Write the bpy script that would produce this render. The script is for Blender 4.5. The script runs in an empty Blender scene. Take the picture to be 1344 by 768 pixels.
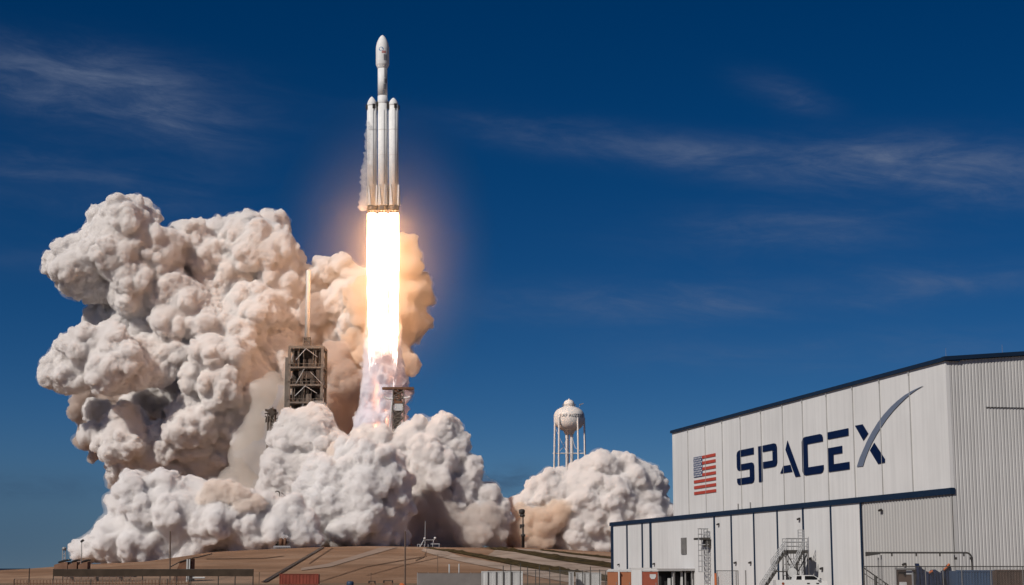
import bpy, bmesh, math, random
import numpy as np
from mathutils import Vector, Matrix, noise

random.seed(7)
COL = bpy.context.scene.collection
sc = bpy.context.scene
R = math.radians

# ------------------------------------------------------------------ camera
F = 2200.0; HOR = 746.0; TH = math.atan((HOR - 384) / F); CZ = 2.8
cam = bpy.data.cameras.new('camera'); cam_o = bpy.data.objects.new('camera', cam); COL.objects.link(cam_o)
cam.sensor_width = 36; cam.lens = 36 * F / 1344; cam.clip_start = 0.5; cam.clip_end = 60000
cam_o.location = (0, 0, CZ); cam_o.rotation_euler = (math.pi / 2 + TH, 0, 0)
sc.camera = cam_o

# ------------------------------------------------------------------ sky, sun, exposure
SUN_AZ = R(-139); SUN_EL = R(38)
SKY_STRENGTH = 0.085; SUN_STRENGTH = 3.2
sc.view_settings.view_transform = 'Standard'; sc.view_settings.look = 'None'
sc.view_settings.exposure = 0.17; sc.view_settings.gamma = 1
sc.cycles.use_denoising = True
sc.cycles.max_bounces = 16; sc.cycles.volume_bounces = 14; sc.cycles.diffuse_bounces = 4
sc.cycles.transparent_max_bounces = 16
sc.cycles.volume_step_rate = 1.0
world = bpy.data.worlds.new('World'); sc.world = world; world.use_nodes = True


class NT:
    """small helper for node trees"""
    def __init__(self, nt): self.nt = nt
    def n(self, typ, **kw):
        nd = self.nt.nodes.new(typ)
        for k, v in kw.items():
            if k.startswith('_'):
                setattr(nd, k[1:], v)
            else:
                nd.inputs[k.replace('__', ' ')].default_value = v
        return nd
    def l(self, a, b): self.nt.links.new(a, b)
    def val(self, sock, x):
        if isinstance(x, (int, float)): sock.default_value = x
        else: self.l(x, sock)
    def m(self, op, a, b=None, c=None, clamp=False):
        nd = self.nt.nodes.new('ShaderNodeMath'); nd.operation = op; nd.use_clamp = clamp
        self.val(nd.inputs[0], a)
        if b is not None: self.val(nd.inputs[1], b)
        if c is not None: self.val(nd.inputs[2], c)
        return nd.outputs[0]
    def ramp(self, x, a, b, lo=0.0, hi=1.0, smooth=True):
        nd = self.nt.nodes.new('ShaderNodeMapRange'); nd.interpolation_type = 'SMOOTHSTEP' if smooth else 'LINEAR'
        self.val(nd.inputs[0], x); nd.inputs[1].default_value = a; nd.inputs[2].default_value = b
        nd.inputs[3].default_value = lo; nd.inputs[4].default_value = hi
        return nd.outputs[0]
    def mix(self, fac, a, b, blend='MIX'):
        nd = self.nt.nodes.new('ShaderNodeMix'); nd.data_type = 'RGBA'; nd.blend_type = blend
        self.val(nd.inputs[0], fac)
        for s, v in ((nd.inputs[6], a), (nd.inputs[7], b)):
            if isinstance(v, tuple): s.default_value = (*v[:3], 1)
            else: self.l(v, s)
        return nd.outputs[2]


def make_sky():
    t = NT(world.node_tree)
    bg = world.node_tree.nodes['Background']
    sky = t.n('ShaderNodeTexSky', _sky_type='NISHITA', _sun_disc=False)
    sky.sun_elevation = SUN_EL; sky.sun_rotation = SUN_AZ
    sky.altitude = 0; sky.air_density = 0.6; sky.dust_density = 0.0; sky.ozone_density = 6.0
    # a polarising-filter deep blue: more contrast and saturation for the whole dome
    gam = t.n('ShaderNodeGamma', Gamma=1.06); t.l(sky.outputs[0], gam.inputs[0])
    hs = t.n('ShaderNodeHueSaturation', Hue=0.503, Saturation=1.25, Value=0.325); t.l(gam.outputs[0], hs.inputs['Color'])
    base = hs.outputs[0]
    tc = t.n('ShaderNodeTexCoord')
    sep = t.n('ShaderNodeSeparateXYZ'); t.l(tc.outputs['Generated'], sep.inputs[0])
    x, y, z = sep.outputs
    el = t.m('MULTIPLY', t.m('ARCSINE', z), 57.2958)
    az = t.m('MULTIPLY', t.m('ARCTAN2', x, y), 57.2958)
    # stretched cirrus noise in (azimuth, elevation) of the dome
    cmb = t.n('ShaderNodeCombineXYZ')
    t.l(t.m('MULTIPLY', az, 0.16), cmb.inputs[0])
    t.l(t.m('ADD', t.m('MULTIPLY', el, 0.75), t.m('MULTIPLY', az, 0.06)), cmb.inputs[1])
    n1 = t.n('ShaderNodeTexNoise', Scale=1.0, Detail=8.0, Roughness=0.62, Distortion=0.6); t.l(cmb.outputs[0], n1.inputs['Vector'])
    cmb2 = t.n('ShaderNodeCombineXYZ')
    t.l(t.m('MULTIPLY', az, 0.45), cmb2.inputs[0])
    t.l(t.m('ADD', t.m('MULTIPLY', el, 1.6), t.m('MULTIPLY', az, 0.10)), cmb2.inputs[1]); cmb2.inputs[2].default_value = 3.1
    n2 = t.n('ShaderNodeTexNoise', Scale=1.0, Detail=9.0, Roughness=0.66, Distortion=1.0); t.l(cmb2.outputs[0], n2.inputs['Vector'])
    wisp = t.ramp(n1.outputs[0], 0.36, 0.68)
    fine = t.ramp(n2.outputs[0], 0.30, 0.72)
    tex = t.m('MULTIPLY', t.m('ADD', wisp, 0.35), t.m('ADD', t.m('MULTIPLY', fine, .55), 0.5))
    def band(a0, e0, slope, wa, we, k):
        da = t.m('SUBTRACT', az, a0)
        de = t.m('SUBTRACT', t.m('SUBTRACT', el, e0), t.m('MULTIPLY', da, slope))
        q = t.m('ADD', t.m('POWER', t.m('ABSOLUTE', t.m('DIVIDE', da, wa)), 2.0), t.m('POWER', t.m('ABSOLUTE', t.m('DIVIDE', de, we)), 2.0))
        return t.m('MULTIPLY', t.m('POWER', 2.718, t.m('MULTIPLY', q, -1.0)), k)
    tot = None
    for b in ((-14.5, 15.8, -0.10, 4.6, 1.1, 1.25), (-12.2, 15.3, -0.35, 2.0, 1.0, 0.7), (-15, 12.7, -0.05, 5.0, 1.0, 0.45),
              (6, 14.0, -0.14, 6.5, 0.55, 0.95), (13.5, 13.4, -0.05, 4.2, 0.75, 1.35), (16.5, 12.8, -0.15, 3.5, 0.8, 0.9), (10, 11.4, 0.0, 4.5, 0.8, 0.55),
              (9.3, 16.0, -0.3, 1.4, 0.5, 0.6), (6, 9.0, 0.02, 7, 0.7, 0.6), (14, 9.4, 0.05, 6, 0.5, 0.55), (11, 7.2, 0.0, 7, 0.6, 0.4), (-16, 10.2, 0, 4, .6, .2)):
        v = band(*b); tot = v if tot is None else t.m('ADD', tot, v)
    cl = t.m('MULTIPLY', t.m('MULTIPLY', tot, tex), 0.42, clamp=True)
    col = t.mix(cl, base, (1.35, 1.75, 2.7))
    # a few low grey cloud smudges near the horizon
    dk = None
    for b in ((-0.2, 2.9, 0.15, 1.2, 0.5, 0.9), (-17, 2.6, 0, 4, 0.45, 0.7)):
        v = band(*b); dk = v if dk is None else t.m('ADD', dk, v)
    dk = t.m('MULTIPLY', t.m('MULTIPLY', dk, t.m('ADD', fine, 0.3)), 0.6, clamp=True)
    col = t.mix(dk, col, (0.40, 0.80, 1.5))
    col = t.mix(t.m('MULTIPLY', band(-17, 0.6, 0, 10, 3.0, 1.0), .75), col, (.40, .92, 1.72))     # slate haze bank low over the sea
    t.l(col, bg.inputs[0]); bg.inputs[1].default_value = SKY_STRENGTH


make_sky()
SUN_DIR = Vector((math.sin(SUN_AZ) * math.cos(SUN_EL), math.cos(SUN_AZ) * math.cos(SUN_EL), math.sin(SUN_EL)))
sun_l = bpy.data.lights.new('sun', 'SUN'); sun_l.energy = SUN_STRENGTH; sun_l.angle = R(0.5); sun_l.color = (1, .94, .87)
sun_o = bpy.data.objects.new('sun', sun_l); COL.objects.link(sun_o); sun_o.rotation_euler = SUN_DIR.to_track_quat('Z', 'Y').to_euler()
sun_o.location = (-200, -100, 300)


# ------------------------------------------------------------------ survey helpers: sight line of the photograph -> point at a real distance
def ray(px, py):
    u = px - 672; v = 384 - py
    y = F * math.cos(TH) - v * math.sin(TH); z = F * math.sin(TH) + v * math.cos(TH)
    return u / y, z / y
def P(px, py, Y):
    kx, kz = ray(px, py)
    return Vector((kx * Y, Y, kz * Y + CZ))
def X(px, Y): return ray(px, 746)[0] * Y
def Zy(py, Y): return ray(672, py)[1] * Y + CZ


# ------------------------------------------------------------------ materials
def mat(name, col, rough=0.7, metal=0.0, var=0.18, scale=0.6, spec=0.3, bump=0.0, bscale=8.0, streak=0.0, col2=None, c2lim=(0.45, 0.65), speck=0.0):
    m = bpy.data.materials.new(name); m.use_nodes = True
    t = NT(m.node_tree); b = m.node_tree.nodes['Principled BSDF']
    b.inputs['Roughness'].default_value = rough; b.inputs['Metallic'].default_value = metal; b.inputs['Specular IOR Level'].default_value = spec
    tc = t.n('ShaderNodeTexCoord')
    nz = t.n('ShaderNodeTexNoise', Scale=scale, Detail=6.0, Roughness=0.6); t.l(tc.outputs['Object'], nz.inputs['Vector'])
    f = t.ramp(nz.outputs[0], 0.3, 0.7, 1 - var, 1 + var * 0.6, smooth=False)
    c = (*col, 1)
    base = t.n('ShaderNodeRGB'); base.outputs[0].default_value = c
    out = base.outputs[0]
    if col2 is not None:
        n2 = t.n('ShaderNodeTexNoise', Scale=scale * 0.37, Detail=8.0, Roughness=0.65); t.l(tc.outputs['Object'], n2.inputs['Vector'])
        out = t.mix(t.ramp(n2.outputs[0], *c2lim), out, col2)
    out = t.mix(1.0, out, f, 'MULTIPLY')
    if speck:
        n5 = t.n('ShaderNodeTexNoise', Scale=1.1, Detail=4.0, Roughness=.7); t.l(tc.outputs['Object'], n5.inputs['Vector'])
        out = t.mix(t.ramp(n5.outputs[0], .56, .68, 0, speck), out, (.06, .05, .025))
    if streak:
        mp = t.n('ShaderNodeMapping'); mp.inputs['Scale'].default_value = (1.2, 1.2, 0.06); t.l(tc.outputs['Object'], mp.inputs[0])
        n3 = t.n('ShaderNodeTexNoise', Scale=1.3, Detail=5.0, Roughness=0.6); t.l(mp.outputs[0], n3.inputs['Vector'])
        out = t.mix(1.0, out, t.ramp(n3.outputs[0], 0.35, 0.75, 1.0, 1 - streak), 'MULTIPLY')
    t.l(out, b.inputs['Base Color'])
    if bump:
        n4 = t.n('ShaderNodeTexNoise', Scale=bscale, Detail=4.0); t.l(tc.outputs['Object'], n4.inputs['Vector'])
        bp = t.n('ShaderNodeBump', Strength=bump, Distance=0.2); t.l(n4.outputs[0], bp.inputs['Height']); t.l(bp.outputs[0], b.inputs['Normal'])
    return m


def emission(name, col, strength):
    m = bpy.data.materials.new(name); m.use_nodes = True; nt = m.node_tree; nt.nodes.clear(); t = NT(nt)
    o = t.n('ShaderNodeOutputMaterial'); e = t.n('ShaderNodeEmission', Strength=strength); e.inputs[0].default_value = (*col, 1)
    t.l(e.outputs[0], o.inputs['Surface']); return m


def volume(name, col, dens, aniso=0.0):
    m = bpy.data.materials.new(name); m.use_nodes = True; nt = m.node_tree; nt.nodes.clear(); t = NT(nt)
    o = t.n('ShaderNodeOutputMaterial'); v = t.n('ShaderNodeVolumePrincipled', Density=dens, Anisotropy=aniso)
    v.inputs['Color'].default_value = (*col, 1); v.inputs['Absorption Color'].default_value = (0, 0, 0, 1)
    t.l(v.outputs[0], o.inputs['Volume']); m.cycles.homogeneous_volume = True
    return m


M = {}
M['dirt'] = mat('dirt', (.26, .15, .09), .95, var=.25, scale=.05, spec=.1, bump=.5, bscale=.8, col2=(.34, .215, .14), c2lim=(.45, .60), speck=.45)
M['ground'] = mat('ground', (.21, .14, .09), .95, var=.3, scale=.08, spec=.1, col2=(.13, .10, .06), speck=.5)
M['concrete'] = mat('concrete', (.41, .315, .25), .9, var=.22, scale=.3, spec=.15, col2=(.27, .20, .15), speck=.2)
M['path'] = mat('path', (.33, .24, .185), .95, var=.2, scale=.3, spec=.1)
M['scrub'] = mat('scrub', (.07, .048, .02), .95, var=.5, scale=.6, spec=.05, col2=(.035, .028, .012))
M['track'] = mat('track', (.21, .125, .08), .95, var=.3, scale=.3, spec=.1)
M['sea'] = mat('sea', (.006, .016, .028), .55, var=.1, scale=.01, spec=.2)
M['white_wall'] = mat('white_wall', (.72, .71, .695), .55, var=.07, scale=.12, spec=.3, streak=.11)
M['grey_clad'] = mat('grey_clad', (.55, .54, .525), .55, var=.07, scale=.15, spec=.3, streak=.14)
M['grey_clad_shaded'] = mat('grey_clad_shaded', (.43, .42, .405), .6, var=.05, scale=.15, spec=.25, streak=.08)  # same cladding as grey_clad, darkened to stand in for shade
M['seam'] = mat('seam', (.36, .355, .345), .6)
M['navy'] = mat('navy', (.008, .022, .05), .6, var=.1, spec=.15)
M['letter_blue'] = mat('letter_blue', (.001, .010, .048), .6, var=.08, spec=.1)
M['swoosh'] = mat('swoosh_grey', (.14, .17, .235), .6, var=.05, spec=.1)
M['flag_red'] = mat('flag_red', (.44, .06, .038), .6, var=.1)
M['flag_blue'] = mat('flag_blue', (.03, .055, .15), .6, var=.1)
M['flag_white'] = mat('flag_white', (.6, .6, .6), .6)
M['steel'] = mat('steel', (.30, .29, .28), .5, .3, var=.2)
M['dark_steel'] = mat('dark_steel', (.07, .065, .06), .6, .2, var=.3)
M['black'] = mat('black', (.018, .017, .018), .6, var=.2)
M['galv'] = mat('galvanised', (.42, .42, .42), .45, .4, var=.12)
M['tower_steel'] = mat('tower_steel', (.18, .15, .125), .7, .1, var=.3, scale=.5)
M['tower_dark'] = mat('tower_dark', (.07, .053, .042), .8, .0, var=.5, scale=.4)
M['mast_white'] = mat('mast_white', (.60, .58, .55), .6, var=.06)
M['rust'] = mat('rust', (.17, .085, .05), .9, var=.4, scale=.8)
M['rocket_white'] = mat('rocket_white', (.80, .79, .775), .6, var=.08, scale=.5, streak=.14)
M['rocket_grey'] = mat('rocket_grey', (.11, .095, .085), .5, var=.2)
M['soot'] = mat('soot', (.045, .04, .038), .7, var=.4)
M['leg_grey'] = mat('leg_grey', (.66, .63, .60), .5, var=.1)
M['decal_blue'] = mat('decal_blue', (.04, .16, .36), .5)
M['decal_red'] = mat('decal_red', (.48, .22, .20), .5)
M['decal_grey'] = mat('decal_grey', (.20, .20, .215), .5)
M['tank_white'] = mat('tank_white', (.75, .73, .70), .5, var=.06, scale=.2, streak=.08)
M['tank_letter'] = mat('tank_letter', (.03, .03, .035), .6)
M['red_box'] = mat('red_container', (.24, .055, .035), .8, var=.3, scale=.6, streak=.3)
M['white_box'] = mat('white_container', (.55, .55, .54), .6, var=.1, streak=.15)
M['blue_box'] = mat('blue_container', (.045, .085, .16), .7, var=.2, streak=.25)
M['brown_box'] = mat('brown_container', (.10, .065, .05), .8, var=.3, streak=.3)
M['toilet_orange'] = mat('cabin_orange', (.40, .155, .075), .6, var=.12)
M['toilet_red'] = mat('cabin_red', (.32, .085, .05), .6, var=.12)
M['pale_roof'] = mat('pale_roof', (.55, .54, .53), .6, var=.08)
M['canopy'] = mat('canopy', (.30, .29, .285), .7, var=.2)
M['tarp'] = mat('tarp_blue', (.004, .013, .045), .85, var=.4, scale=1.5)
M['orange'] = mat('orange_strap', (.50, .13, .04), .6)
M['wood'] = mat('pole_wood', (.15, .10, .075), .85, var=.3)
M['truck'] = mat('truck_white', (.68, .68, .67), .25, var=.03, spec=.5)
M['glass'] = mat('dark_glass', (.012, .012, .014), .08, spec=.6)
M['tyre'] = mat('tyre', (.02, .02, .02), .8)
M['lamp_red'] = mat('lamp_lens', (.25, .06, .02), .3)
M['screen'] = mat('fence_screen', (.055, .038, .026), .95, var=.3)
M['grey_screen'] = mat('grey_screen', (.19, .17, .16), .95, var=.15)
M['hopper'] = mat('hopper_brown', (.20, .11, .07), .85, var=.3)
M['drum'] = mat('drum_blue', (.03, .055, .10), .5)


def fade_wire():
    """woven wire: mostly gaps, drawn as a fine procedural net"""
    m = bpy.data.materials.new('wire_net'); m.use_nodes = True; t = NT(m.node_tree); b = m.node_tree.nodes['Principled BSDF']
    b.inputs['Base Color'].default_value = (.16, .15, .14, 1); b.inputs['Roughness'].default_value = .6
    tc = t.n('ShaderNodeTexCoord'); sp = t.n('ShaderNodeSeparateXYZ'); t.l(tc.outputs['Object'], sp.inputs[0])
    u = t.m('ADD', sp.outputs[0], sp.outputs[1])
    def line(a):
        f = t.m('ABSOLUTE', t.m('SUBTRACT', t.m('FRACT', t.m('MULTIPLY', a, 8.0)), 0.5)); return t.m('GREATER_THAN', f, 0.45)
    g = t.m('MAXIMUM', line(t.m('ADD', u, sp.outputs[2])), line(t.m('SUBTRACT', u, sp.outputs[2])))
    t.l(g, b.inputs['Alpha']); return m
M['wire'] = fade_wire()


# ------------------------------------------------------------------ mesh builder
BASE = {}
class MB:
    def __init__(self): self.v = []; self.f = []; self.mi = []; self.sm = []
    def add(self, vs, fs, m=0, s=False):
        o = len(self.v); self.v += [Vector(p) for p in vs]
        for q in fs: self.f.append(tuple(i + o for i in q)); self.mi.append(m); self.sm.append(s)
        return self
    def obox(self, c, a, b, d, m=0):
        c, a, b, d = map(Vector, (c, a, b, d))
        vs = [c + i * a + j * b + k * d for k in (-1, 1) for j in (-1, 1) for i in (-1, 1)]
        fs = [(0, 2, 3, 1), (4, 5, 7, 6), (0, 1, 5, 4), (2, 6, 7, 3), (0, 4, 6, 2), (1, 3, 7, 5)]
        if a.cross(b).dot(d) < 0: fs = [q[::-1] for q in fs]
        return self.add(vs, fs, m)
    def box(self, x0, x1, y0, y1, z0, z1, m=0):
        return self.obox(((x0 + x1) / 2, (y0 + y1) / 2, (z0 + z1) / 2), ((x1 - x0) / 2, 0, 0), (0, (y1 - y0) / 2, 0), (0, 0, (z1 - z0) / 2), m)
    def tube(self, p0, p1, r0, r1=None, n=8, m=0, caps=True):
        p0, p1 = Vector(p0), Vector(p1); r1 = r0 if r1 is None else r1
        d = (p1 - p0).normalized(); a = d.orthogonal().normalized(); b = d.cross(a)
        vs = []
        for p, r in ((p0, r0), (p1, r1)):
            for i in range(n):
                t = 2 * math.pi * i / n; vs.append(p + (a * math.cos(t) + b * math.sin(t)) * r)
        fs = [(i, (i + 1) % n, n + (i + 1) % n, n + i) for i in range(n)]
        self.add(vs, fs, m, True)
        if caps: self.add(vs[:n], [tuple(range(n))[::-1]], m); self.add(vs[n:], [tuple(range(n))], m)
        return self
    def path(self, pts, r, n=6, m=0):
        for a, b in zip(pts[:-1], pts[1:]): self.tube(a, b, r, r, n, m)
        return self
    def lathe(self, c, prof, n=24, axis=Vector((0, 0, 1)), m=0, s=True, mats=None, caps=True):
        c = Vector(c); axis = Vector(axis).normalized(); a = Vector((1, 0, 0)); a = (a - axis * a.dot(axis)).normalized(); b = axis.cross(a)
        vs = []
        for r, h in prof:
            for i in range(n):
                t = 2 * math.pi * i / n; vs.append(c + axis * h + (a * math.cos(t) + b * math.sin(t)) * r)
        for k in range(len(prof) - 1):
            fs = [(k * n + i, k * n + (i + 1) % n, (k + 1) * n + (i + 1) % n, (k + 1) * n + i) for i in range(n)]
            o = len(self.v)
            if k == 0: self.v += vs; o0 = o
            for q in fs: self.f.append(tuple(i + o0 for i in q)); self.mi.append(mats[k] if mats else m); self.sm.append(s)
        if caps:
            if prof[0][0] > 1e-3: self.f.append(tuple(o0 + i for i in range(n))[::-1]); self.mi.append(m); self.sm.append(False)
            if prof[-1][0] > 1e-3: self.f.append(tuple(o0 + (len(prof) - 1) * n + i for i in range(n))); self.mi.append(m); self.sm.append(False)
        return self
    def prism(self, poly, d, m=0):
        poly = [Vector(p) for p in poly]; d = Vector(d); n = len(poly)
        nrm = Vector((0, 0, 0))
        for i in range(n): nrm += poly[i].cross(poly[(i + 1) % n])
        if nrm.dot(d) > 0: poly = poly[::-1]
        vs = poly + [p + d for p in poly]
        fs = [tuple(range(n)), tuple(range(2 * n - 1, n - 1, -1))] + [(i, n + i, n + (i + 1) % n, (i + 1) % n) for i in range(n)]
        return self.add(vs, fs, m)
    def build(self, name, mats, parent=None, kind=None):
        mats = mats if isinstance(mats, (list, tuple)) else [mats]
        me = bpy.data.meshes.new(name); ob = bpy.data.objects.new(name, me); COL.objects.link(ob)
        if parent is not None:
            root = parent
            b = BASE[parent.name]; ob.parent = parent; BASE[ob.name] = b
        else:
            xs = [p.x for p in self.v]; ys = [p.y for p in self.v]; zs = [p.z for p in self.v]
            b = Vector(((min(xs) + max(xs)) / 2, (min(ys) + max(ys)) / 2, min(zs))); ob.location = b; BASE[ob.name] = b
        me.from_pydata([p - b for p in self.v], [], self.f)
        for mm in mats: me.materials.append(mm)
        me.polygons.foreach_set('material_index', self.mi); me.polygons.foreach_set('use_smooth', self.sm)
        me.update()
        if kind: ob['kind'] = kind
        return ob


def tag(o, label, cat, group=None, kind=None):
    o['label'] = label; o['category'] = cat
    if group: o['group'] = group
    if kind: o['kind'] = kind
    return o
def thing(name, base, label, cat, group=None):
    o = bpy.data.objects.new(name, None); COL.objects.link(o); o.location = base; o.empty_display_size = 1
    BASE[o.name] = Vector(base); return tag(o, label, cat, group)


# ------------------------------------------------------------------ the ground
MB().add([(-15000, -300, 0), (15000, -300, 0), (15000, 20000, 0), (-15000, 20000, 0)], [(0, 1, 2, 3)]).build('ground', M['ground'], kind='structure')
MB().add([(-14000, 1060, .3), (-330, 1010, .3), (-60, 1200, .3), (900, 1500, .3), (14000, 1500, .3), (14000, 19500, .3), (-14000, 19500, .3)], [tuple(range(7))]).build('sea', M['sea'], kind='structure')

CREST = [(-400, 757), (0, 756.5), (40, 752.5), (70, 749), (100, 744.5), (130, 741.5), (170, 738), (225, 737), (255, 734), (290, 724.5), (340, 722), (400, 719.5), (480, 717.5), (520, 718),
         (600, 719.3), (690, 719.5), (800, 725), (900, 733), (1000, 745), (1100, 757), (1700, 757)]
CX = [X(a, 560) for a, b in CREST]; CH = [max(0, 2.8 + (746 - b) / 2200 * 560) for a, b in CREST]
def hill(x, y):
    h = float(np.interp(x, CX, CH))
    t = (y - 322) / 238
    if t <= 0: return -0.4
    if t >= 1:
        k = min(1, max(0, (960 - y) / 150)); return h * k * k * (3 - 2 * k) - 0.4 * (1 - k)
    s = t if t < .82 else t - (t - .82) ** 2 / .36 * .55
    s = s / (1 - .18 ** 2 / .36 * .55)
    n = noise.noise(Vector((x * .03, y * .03, 2.2))) * .35 + noise.noise(Vector((x * .11, y * .11, 7))) * .1
    return h * min(1, s) + n * min(1, h / 4) * min(1, 6 * t) * (1 - max(0, (t - .85) / .15)) - 0.05
def make_hill():
    xs = np.arange(-420, 330, 2.5); ys = np.concatenate([np.arange(320, 570, 2.5), np.arange(575, 975, 12)])
    v = [(x, y, hill(x, y)) for y in ys for x in xs]; nx = len(xs)
    f = [(j * nx + i, j * nx + i + 1, (j + 1) * nx + i + 1, (j + 1) * nx + i) for j in range(len(ys) - 1) for i in range(nx - 1)]
    MB_ = MB(); MB_.add(v, f, 0, True); MB_.build('pad_mound', M['dirt'], kind='structure')
make_hill()
def drop(px, py):
    kx, kz = ray(px, py); Y = 325.0
    while Y < 566:
        if kz * Y + CZ <= hill(kx * Y, Y): return Vector((kx * Y, Y, kz * Y + CZ))
        Y += 0.5
    return Vector((kx * 566, 566, hill(kx * 566, 566)))
def strip(name, upper, lower, m, lift=.12, n=40, rough=0.0, kind='structure', rows=5):
    mb = MB(); ux, uy = zip(*upper); lx, ly = zip(*lower); g = []
    for i in range(n + 1):
        t = i / n
        pu = drop(ux[0] + (ux[-1] - ux[0]) * t, np.interp(ux[0] + (ux[-1] - ux[0]) * t, ux, uy))
        pl = drop(lx[0] + (lx[-1] - lx[0]) * t, np.interp(lx[0] + (lx[-1] - lx[0]) * t, lx, ly))
        row = []
        for j in range(rows + 1):
            p = pl.lerp(pu, j / rows); p.z = max(hill(p.x, p.y), hill(p.x - 1.2, p.y), hill(p.x + 1.2, p.y)) + lift
            if rough and 0 < j < rows: p.z += abs(noise.noise(p * .45)) * rough
            row.append(p)
        g += row
    k = rows + 1
    mb.add(g, [(i * k + j, (i + 1) * k + j, (i + 1) * k + j + 1, i * k + j + 1) for i in range(n) for j in range(rows)], 0, True)
    return mb.build(name, m, kind=kind)
strip('crawler_road', [(556, 719.6), (580, 721.6), (603, 730.5), (660, 740.5), (700, 747.5), (800, 764)], [(553, 723.5), (578, 731.5), (614, 739.5), (660, 748.5), (700, 757), (800, 775)], M['concrete'])
strip('ramp_road', [(650, 722.5), (681, 726), (723, 735.5), (790, 745), (830, 751)], [(640, 730), (692, 739.4), (744, 748.6), (790, 757), (830, 763)], M['concrete'], lift=.16)
strip('upper_road', [(655, 719.9), (709, 723), (790, 731.5), (830, 736)], [(671, 721.2), (715, 727), (790, 738.5), (830, 744)], M['concrete'], lift=.2)
tag(strip('grass', [(556, 719.8), (600, 723.2), (650, 731.8), (676, 736), (749, 749), (800, 757)], [(566, 721.5), (600, 726.6), (660, 739.4), (676, 743), (749, 757), (800, 765)], M['scrub'], lift=.22, rough=1.0, kind='stuff'),
    'dark scrub strip between the two pale ramp roads nearest the fence', 'grass')
tag(strip('grass', [(630, 719.7), (671, 720.9), (723, 728.5), (790, 738), (830, 744)], [(650, 722.8), (671, 724.5), (723, 735.4), (790, 744.8), (830, 751)], M['scrub'], lift=.24, rough=1.0, kind='stuff'),
    'dark scrub strip along the upper ramp road below the camera post', 'grass')
tag(strip('grass', [(709, 722.4), (740, 725.6), (790, 731), (830, 735)], [(709, 723.6), (740, 727.6), (790, 733.4), (830, 738)], M['scrub'], lift=.28, rough=.5, kind='stuff'),
    'thin dark weed line on the topmost pale ramp', 'grass')
strip('dirt_path', [(395, 746.5), (430, 740.5), (470, 728.5), (500, 719)], [(395, 749.5), (434, 744.5), (474, 732.5), (522, 719)], M['path'])
for u, l in (([(418, 764), (480, 744), (560, 730)], [(418, 764.7), (480, 744.8), (560, 730.7)]), ([(480, 756), (530, 742), (590, 729)], [(480, 756.6), (530, 742.6), (590, 729.6)]),
             ([(270, 733.6), (345, 733), (372, 730)], [(270, 734.4), (345, 733.8), (372, 730.7)]), ([(405, 740), (424, 727), (436, 719.5)], [(405.8, 740.6), (425, 727.6), (437.5, 719.5)]),
             ([(545, 736), (556, 731), (559, 724)], [(545.6, 736.8), (557.2, 731.5), (560, 724)])):
    strip('wheel_track', u, l, M['track'], lift=.14, rows=1)
dc = strip('drain_channel', [(338, 768), (421, 719)], [(345, 768), (426, 719)], M['black'], lift=.2, kind=None, rows=2)
tag(dc, 'straight black drain channel running down the brown embankment', 'drain channel')


# ------------------------------------------------------------------ hangar
TT = math.cos(TH) * 461 / F; NN = math.hypot(1, TT)
D = Vector((-TT, 1, 0)) / NN          # along the facade, away from the viewer
N = Vector((-1, -TT, 0)) / NN         # out of the facade
G = -N                                # along the gable, to the right
U = Vector((0, 0, 1))
kx, kz = ray(1241, 470); A0 = (kx + TT) * 138.0
C0 = Vector((kx * 138, 138, 0))
def fpt(px, py):
    kx, kz = ray(px, py); Y = A0 / (kx + TT); p = Vector((kx * Y, Y, kz * Y + CZ)); return (p - C0).dot(D), p.z
def fw(s, z, o=0.0): return C0 + D * s + N * o + U * z
def gw(g, z, o=0.0): return C0 + G * g - D * o + U * z
def fbox(mb, s0, s1, z0, z1, o0, o1, m=0):
    return mb.obox(fw((s0 + s1) / 2, (z0 + z1) / 2, (o0 + o1) / 2), D * (s1 - s0) / 2, N * (o1 - o0) / 2, U * (z1 - z0) / 2, m)
def gbox(mb, g0, g1, z0, z1, o0, o1, m=0):
    return mb.obox(gw((g0 + g1) / 2, (z0 + z1) / 2, (o0 + o1) / 2), G * (g1 - g0) / 2, -D * (o1 - o0) / 2, U * (z1 - z0) / 2, m)
def S(px, py=730): return fpt(px, py)[0]
ZT = 19.75; ZB = 9.0
s_up = S(883, 620); s_low = S(804, 720); s_door = S(1131, 700)
HG = thing('hangar', tuple(fw(40, 0, -10)), 'large white hangar with blue lettering, flag and grey corrugated gable end', 'hangar')
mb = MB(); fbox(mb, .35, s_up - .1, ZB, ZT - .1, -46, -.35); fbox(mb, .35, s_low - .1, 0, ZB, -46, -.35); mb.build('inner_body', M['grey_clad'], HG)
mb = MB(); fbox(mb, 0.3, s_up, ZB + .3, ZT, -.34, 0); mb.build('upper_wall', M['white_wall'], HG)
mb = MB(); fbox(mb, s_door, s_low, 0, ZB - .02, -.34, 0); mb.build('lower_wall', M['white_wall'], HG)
def corrugated(p0, dirv, outv, length, z0, ztop, pitch=.30, dep=.045):
    mb = MB(); n = int(length / pitch); prof = []
    for i in range(n):
        a = i * pitch; prof += [(a, 0), (a + pitch * .55, 0), (a + pitch * .68, -dep), (a + pitch * .87, -dep)]
    prof.append((n * pitch, 0)); vs = []
    for a, o in prof: q = p0 + dirv * a + outv * o; vs += [q + U * z0, q + U * ztop(a)]
    fs = [(2 * i, 2 * i + 2, 2 * i + 3, 2 * i + 1) for i in range(len(prof) - 1)]
    if dirv.cross(U).dot(outv) < 0: fs = [q[::-1] for q in fs]
    return mb.add(vs, fs)
GS = 0.085     # slope of the gable roof
corrugated(gw(.28, 0, .02), G, -D, 47, 0, lambda a: ZT + .02 + GS * a).build('gable_wall', M['grey_clad'], HG)
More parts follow.
